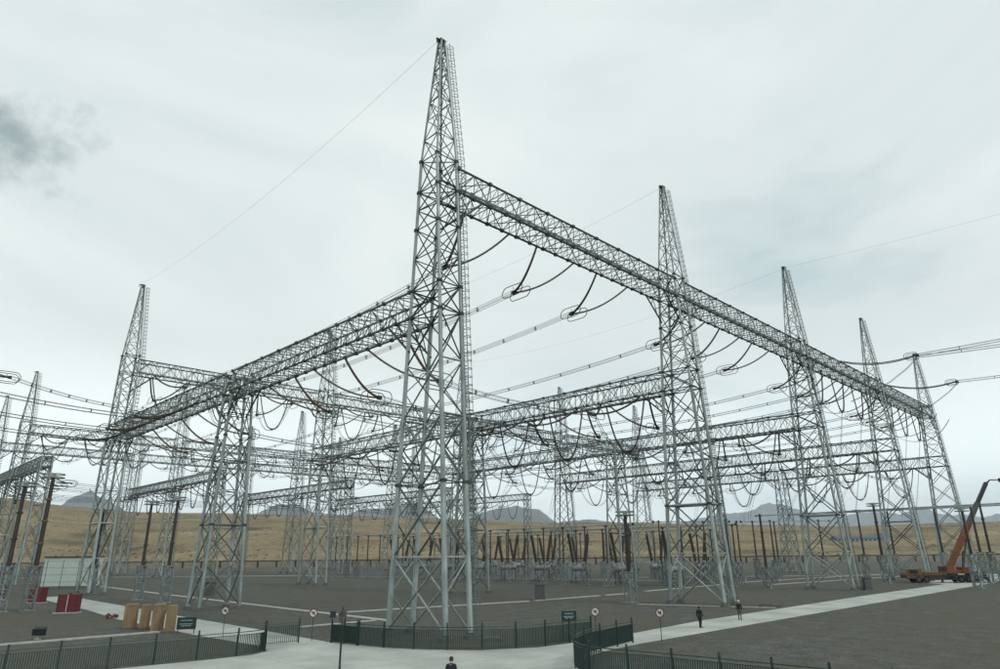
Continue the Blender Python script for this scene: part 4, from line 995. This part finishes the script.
bm_ = boomseg(-.8, 10.4, .42, .55, ORANGE, 'boom'); boomseg(10.3, 15.4, .34, .45, GREYB, 'boom_section'); boomseg(15.3, 20.4, .27, .37, BLACK, 'boom_section')
tip = b0+bd*20.4
part('boom_head', BLACK, lambda q: (q.tube([tip-bd*.3, tip+Vector((.9, 0, .6)), tip+Vector((2.8, 0, .55))], [.24, .14, .12], 8), q.box(tip.x+2.7, -.2, tip.z+.1, tip.x+3.4, .2, tip.z+.95)))
part('lift_cylinder', STEELD, lambda q: (q.bar((3.6, .0, 2.4), b0+bd*7.5+Vector((.5, 0, -.3)), .17, 8), q.bar((3.6, .0, 2.4), Vector((3.6, 0, 2.4)).lerp(b0+bd*7.5, .55), .25, 8)))
part('hoist_rope', BLACK, lambda q: q.bar(tip+Vector((3.1, 0, .2)), (tip.x+3.1, 0, tip.z-1.6), .03, 4))
part('hook_block', BLACK, lambda q: (q.box(tip.x+2.95, -.15, tip.z-2.1, tip.x+3.25, .15, tip.z-1.6), q.tube([(tip.x+3.1, 0, tip.z-2.1), (tip.x+3.1, 0, tip.z-2.3), (tip.x+3.25, 0, tip.z-2.45), (tip.x+3.1, 0, tip.z-2.6), (tip.x+3.0, 0, tip.z-2.5)], .05, 6)))
red_cab((118, -22), LATA-.2, 'red and pale notice cabinet standing on gravel beside the crane', 2.2, 2.0)
q = MB(); q.lathe([(1.1, 0), (1.1, .1), (.9, .16)], 16)
tag(obj('manhole', q.me('manhole', False, BLACK), None, None, (112, -22.5, 0)), 'dark round manhole cover in gravel near the crane', 'manhole')
# far blue-roofed building
x, y = camuv(330, 640); t = thing('blue_roofed_building', 'long low building with blue roof far beyond the wall', 'building', (x, y, 14.0), LATA)
q = MB(); q.box(-24, -6, -16, 24, 6, 2.5); obj('wall', q.me('wall', False, mat('pale render', (.3, .31, .3), .8)), None, t)
q = MB(); q.add([(-25, -7, 2.5), (25, -7, 2.5), (25, 0, 5.0), (-25, 0, 5.0), (-25, 7, 2.5), (25, 7, 2.5)], [(0, 1, 2, 3), (3, 2, 5, 4), (0, 3, 4), (1, 5, 2), (0, 4, 5, 1)]); obj('roof', q.me('roof', False, BLUE), None, t)
q = MB(); q.box(-.9, -.05, -1.2, .9, .03, .6); wmh = q.me('window', False, GLASS)
for k in range(12): obj('window', wmh, None, t, (-22+k*4, -6.02, 1.0))

# ------------------------------------------------------------------ people
def skinmesh(name, pts, edges, M, parent=None, sub=1, loc=(0, 0, 0), rz=0):
    b = bmesh.new(); lay = b.verts.layers.skin.verify(); vs = []
    for i, (p, r) in enumerate(pts):
        v = b.verts.new(p); v[lay].radius = r if isinstance(r, tuple) else (r, r); v[lay].use_root = (i == 0); vs.append(v)
    for a, c in edges: b.edges.new((vs[a], vs[c]))
    d = bpy.data.meshes.new(name); b.to_mesh(d); b.free(); d.materials.append(M)
    o = obj(name, d, None, parent, loc, (0, 0, rz)); s = o.modifiers.new('Skin', 'SKIN'); s.use_smooth_shade = True
    ss = o.modifiers.new('Subdivision', 'SUBSURF'); ss.levels = sub; ss.render_levels = sub
    return o
def person(loc, rz, label, pose, jacket, trousers, hat=None, hair=True, scale=1.0):
    """pose: dict of joint positions; +y is the way the person faces"""
    J = pose
    names = ['pelvis', 'spine', 'chest', 'neck', 'head0', 'head1', 'shL', 'elL', 'wrL', 'paL', 'shR', 'elR', 'wrR', 'paR', 'hipL', 'knL', 'anL', 'toL', 'hipR', 'knR', 'anR', 'toR']
    rad = dict(pelvis=(.135, .10), spine=(.12, .095), chest=(.145, .105), neck=.055, head0=(.072, .085), head1=(.078, .095), shL=.065, shR=.065, elL=.042, elR=.042, wrL=.03, wrR=.03, paL=(.04, .022), paR=(.04, .022),
               hipL=.085, hipR=.085, knL=.058, knR=.058, anL=.04, anR=.04, toL=(.042, .03), toR=(.042, .03))
    E = [('pelvis', 'spine'), ('spine', 'chest'), ('chest', 'neck'), ('neck', 'head0'), ('head0', 'head1')]
    for s in 'LR': E += [('chest', 'sh'+s), ('sh'+s, 'el'+s), ('el'+s, 'wr'+s), ('wr'+s, 'pa'+s), ('pelvis', 'hip'+s), ('hip'+s, 'kn'+s), ('kn'+s, 'an'+s), ('an'+s, 'to'+s)]
    pts = [(J[n], rad[n]) for n in names]; idx = {n: i for i, n in enumerate(names)}
    edges = [(idx[a], idx[b]) for a, b in E]
    for s, sg in (('L', -1), ('R', 1)):
        w_, p = Vector(J['wr'+s]), Vector(J['pa'+s]); d = (p-w_).normalized(); side = Vector((0, 1, 0)) if abs(d.y) < .8 else Vector((1, 0, 0))
        side = (side-d*side.dot(d)).normalized(); bend = Vector((-sg, 0, 0))
        for k, ln in enumerate((.068, .078, .072, .056)):
            a = len(pts); base = p+side*(.033-.022*k)
            pts += [(base+d*.035, .0095), (base+d*(.035+ln*.5)+bend*.012, .009), (base+d*(.03+ln*.85)+bend*.035, .008)]; edges += [(idx['pa'+s], a), (a, a+1), (a+1, a+2)]
        a = len(pts); pts += [(w_.lerp(p, .6)+side*.05, .011), (w_.lerp(p, 1.1)+side*.062+bend*.015, .0095)]; edges += [(idx['pa'+s], a), (a, a+1)]
    body = skinmesh('person', pts, edges, SKIN, None, 1, loc, rz); tag(body, label, 'person'); body.scale = (scale,)*3
    def cloth(nm, ns, es, M, k, add):
        pp = []
        for n in ns:
            r = rad[n]; r = r if isinstance(r, tuple) else (r, r); pp.append((J[n], (r[0]*k+add, r[1]*k+add)))
        ii = {n: i for i, n in enumerate(ns)}; return skinmesh(nm, pp, [(ii[a], ii[b]) for a, b in es], M, body, 1)
    J['hem'] = (0, .0, .80); rad['hem'] = (.15, .115); 
    jn = ['pelvis', 'hem', 'spine', 'chest', 'neck', 'shL', 'elL', 'wrL', 'shR', 'elR', 'wrR']
    cloth('jacket', jn, [e_ for e_ in E+[('pelvis', 'hem')] if e_[0] in jn and e_[1] in jn], jacket, 1.16, .014)
    tn = ['pelvis', 'hipL', 'knL', 'anL', 'hipR', 'knR', 'anR']
    cloth('trousers', tn, [e_ for e_ in E if e_[0] in tn and e_[1] in tn], trousers, 1.12, .012)
    for s in 'LR':
        a, b_ = Vector(J['an'+s]), Vector(J['to'+s]); q = MB(); d = b_-a; d.z = 0; d.normalize(); sd_ = Vector((-d.y, d.x, 0))
        Mx = Matrix((sd_, d, zup)).transposed().to_4x4(); Mx.translation = Vector((a.x, a.y, b_.z-.045))
        q.box(-.05, -.08, 0, .05, .21, .07, Mx); q.box(-.045, -.07, .07, .045, .09, .13, Mx); obj('shoe', q.me('shoe', False, BLACK), None, body)
    h0, h1 = Vector(J['head0']), Vector(J['head1']); c = h0.lerp(h1, .62); fwd_ = Vector(J.get('face', (0, 1, 0))).normalized()
    Mh = Matrix.Translation(c)
    if hair:
        bb = bmesh.new(); bmesh.ops.create_icosphere(bb, subdivisions=3, radius=.116)
        for v in list(bb.verts):
            if v.co.dot(fwd_) > .045 and v.co.z < .055: bb.verts.remove(v)
        for v in bb.verts: v.co = c+Vector((v.co.x*.93, v.co.y*1.06, v.co.z*1.15+.012))-fwd_*.012
        d = bpy.data.meshes.new('hair'); bb.to_mesh(d); bb.free(); obj('hair', d, HAIR, body)
    rt = fwd_.cross(zup).normalized()
    for s in (-1, 1):
        q = MB(); p = c+fwd_*.098+rt*s*.032+Vector((0, 0, .0)); q.box(p.x-.011, p.y-.011, p.z-.006, p.x+.011, p.y+.011, p.z+.006); obj('eye', q.me('eye', False, HAIR), None, body)
        q = MB(); p = c+rt*s*.092; q.box(p.x-.012, p.y-.02, p.z-.03, p.x+.012, p.y+.02, p.z+.03); obj('ear', q.me('ear', False, SKIN), None, body)
    q = MB(); p = c+fwd_*.105+Vector((0, 0, -.03)); q.tube([p+Vector((0, 0, .03)), p+fwd_*.022, p-fwd_*.01-Vector((0, 0, .008))], [.008, .014, .008], 6); obj('nose', q.me('nose', True, SKIN), None, body)
    q = MB(); p = c+fwd_*.095+Vector((0, 0, -.072)); q.tube([p-rt*.025, p+fwd_*.006, p+rt*.025], .006, 5); obj('mouth', q.me('mouth', True, RED), None, body)
    if hat:
        q = MB(); q.lathe([(.15, -.01), (.145, .01), (.122, .015), (.118, .06), (.09, .115), (.04, .14), (.005, .145)], 14)
        obj('helmet', q.me('helmet', True, hat), None, body, c+Vector((0, 0, .045)))
    return body
def standing(step=.0, arms='down', bow=0., swing=.0):
    J = dict(pelvis=(0, 0, .95), spine=(0, .01, 1.12), chest=(0, .0+bow*.1, 1.36), neck=(0, .01+bow*.22, 1.50), head0=(0, .03+bow*.32, 1.58), head1=(0, .04+bow*.42, 1.68),
             hipL=(-.095, 0, .88), knL=(-.1, .05+step*.5, .49), anL=(-.1, step, .09), toL=(-.115, step+.14, .05), hipR=(.095, 0, .88), knR=(.1, .05-step*.2, .49), anR=(.1, -step, .1+.05*step), toR=(.115, -step+.14, .05),
             shL=(-.19, bow*.1, 1.40), shR=(.19, bow*.1, 1.40))
    if arms == 'down':
        J.update(elL=(-.25, -swing, 1.13), wrL=(-.25, .08-swing*1.6, .90), paL=(-.25, .11-swing*1.8, .82), elR=(.25, -.02+swing, 1.13), wrR=(.25, .08+swing*1.8, .90), paR=(.25, .12+swing*2, .82))
    else:
        J.update(elL=(-.24, .06, 1.14), wrL=(-.09, .28, 1.20), paL=(-.05, .34, 1.24), elR=(.24, .06, 1.14), wrR=(.09, .28, 1.20), paR=(.05, .34, 1.24))
    return J
PATHA = -math.pi/2
person((20.7, -13.5, .006), PATHA, 'person in dark clothing walking along the path with arms at the sides', standing(.10, 'down', 0, .04), CHAR, CHAR, None, True, 1.02)
person((29.6, -12.9, .006), PATHA+.5, 'person in black jacket and pale helmet striding along the path near the mast', standing(.20, 'down', 0, .10), NAVY, TROU, HAT, False, 1.02)
p3 = person((-15.0, -20.4, .006), -.72, 'person in navy coat looking down at something held in both hands on the apron', standing(.03, 'hold', .55), NAVY, CHAR, None, True, 1.02)
q = MB(); q.box(-.04, -.006, -.075, .04, .006, .075)
ph_ = obj('phone', q.me('phone', False, BLACK), None, None)
ph_.matrix_world = Matrix.Translation((-15.0, -20.4, .006)) @ Matrix.Rotation(-.72, 4, 'Z') @ Matrix.Translation((0, .40*1.02, 1.30*1.02)) @ Matrix.Rotation(-.5, 4, 'X')
tag(ph_, 'small black phone held by the person in the navy coat', 'phone')

# ------------------------------------------------------------------ haze
a = camuv(-8200, -2000); 
q = MB(); q.box(-25000, -600, -7.5, 25000, 20000, 1400)
hz_ = obj('haze', q.me('haze'), None, None, (CAMP.x, CAMP.y, 0), (0, 0, LATA)); hz_['kind'] = 'stuff'
HM = bpy.data.materials.new('haze'); HM.use_nodes = True; t = HM.node_tree; t.nodes.clear()
o_ = nd(t, 'ShaderNodeOutputMaterial'); pv = nd(t, 'ShaderNodeVolumePrincipled'); pv.inputs['Color'].default_value = (.82, .93, 1, 1); pv.inputs['Density'].default_value = .00006; pv.inputs['Anisotropy'].default_value = 0.
t.links.new(pv.outputs[0], o_.inputs['Volume']); hz_.data.materials.append(HM)
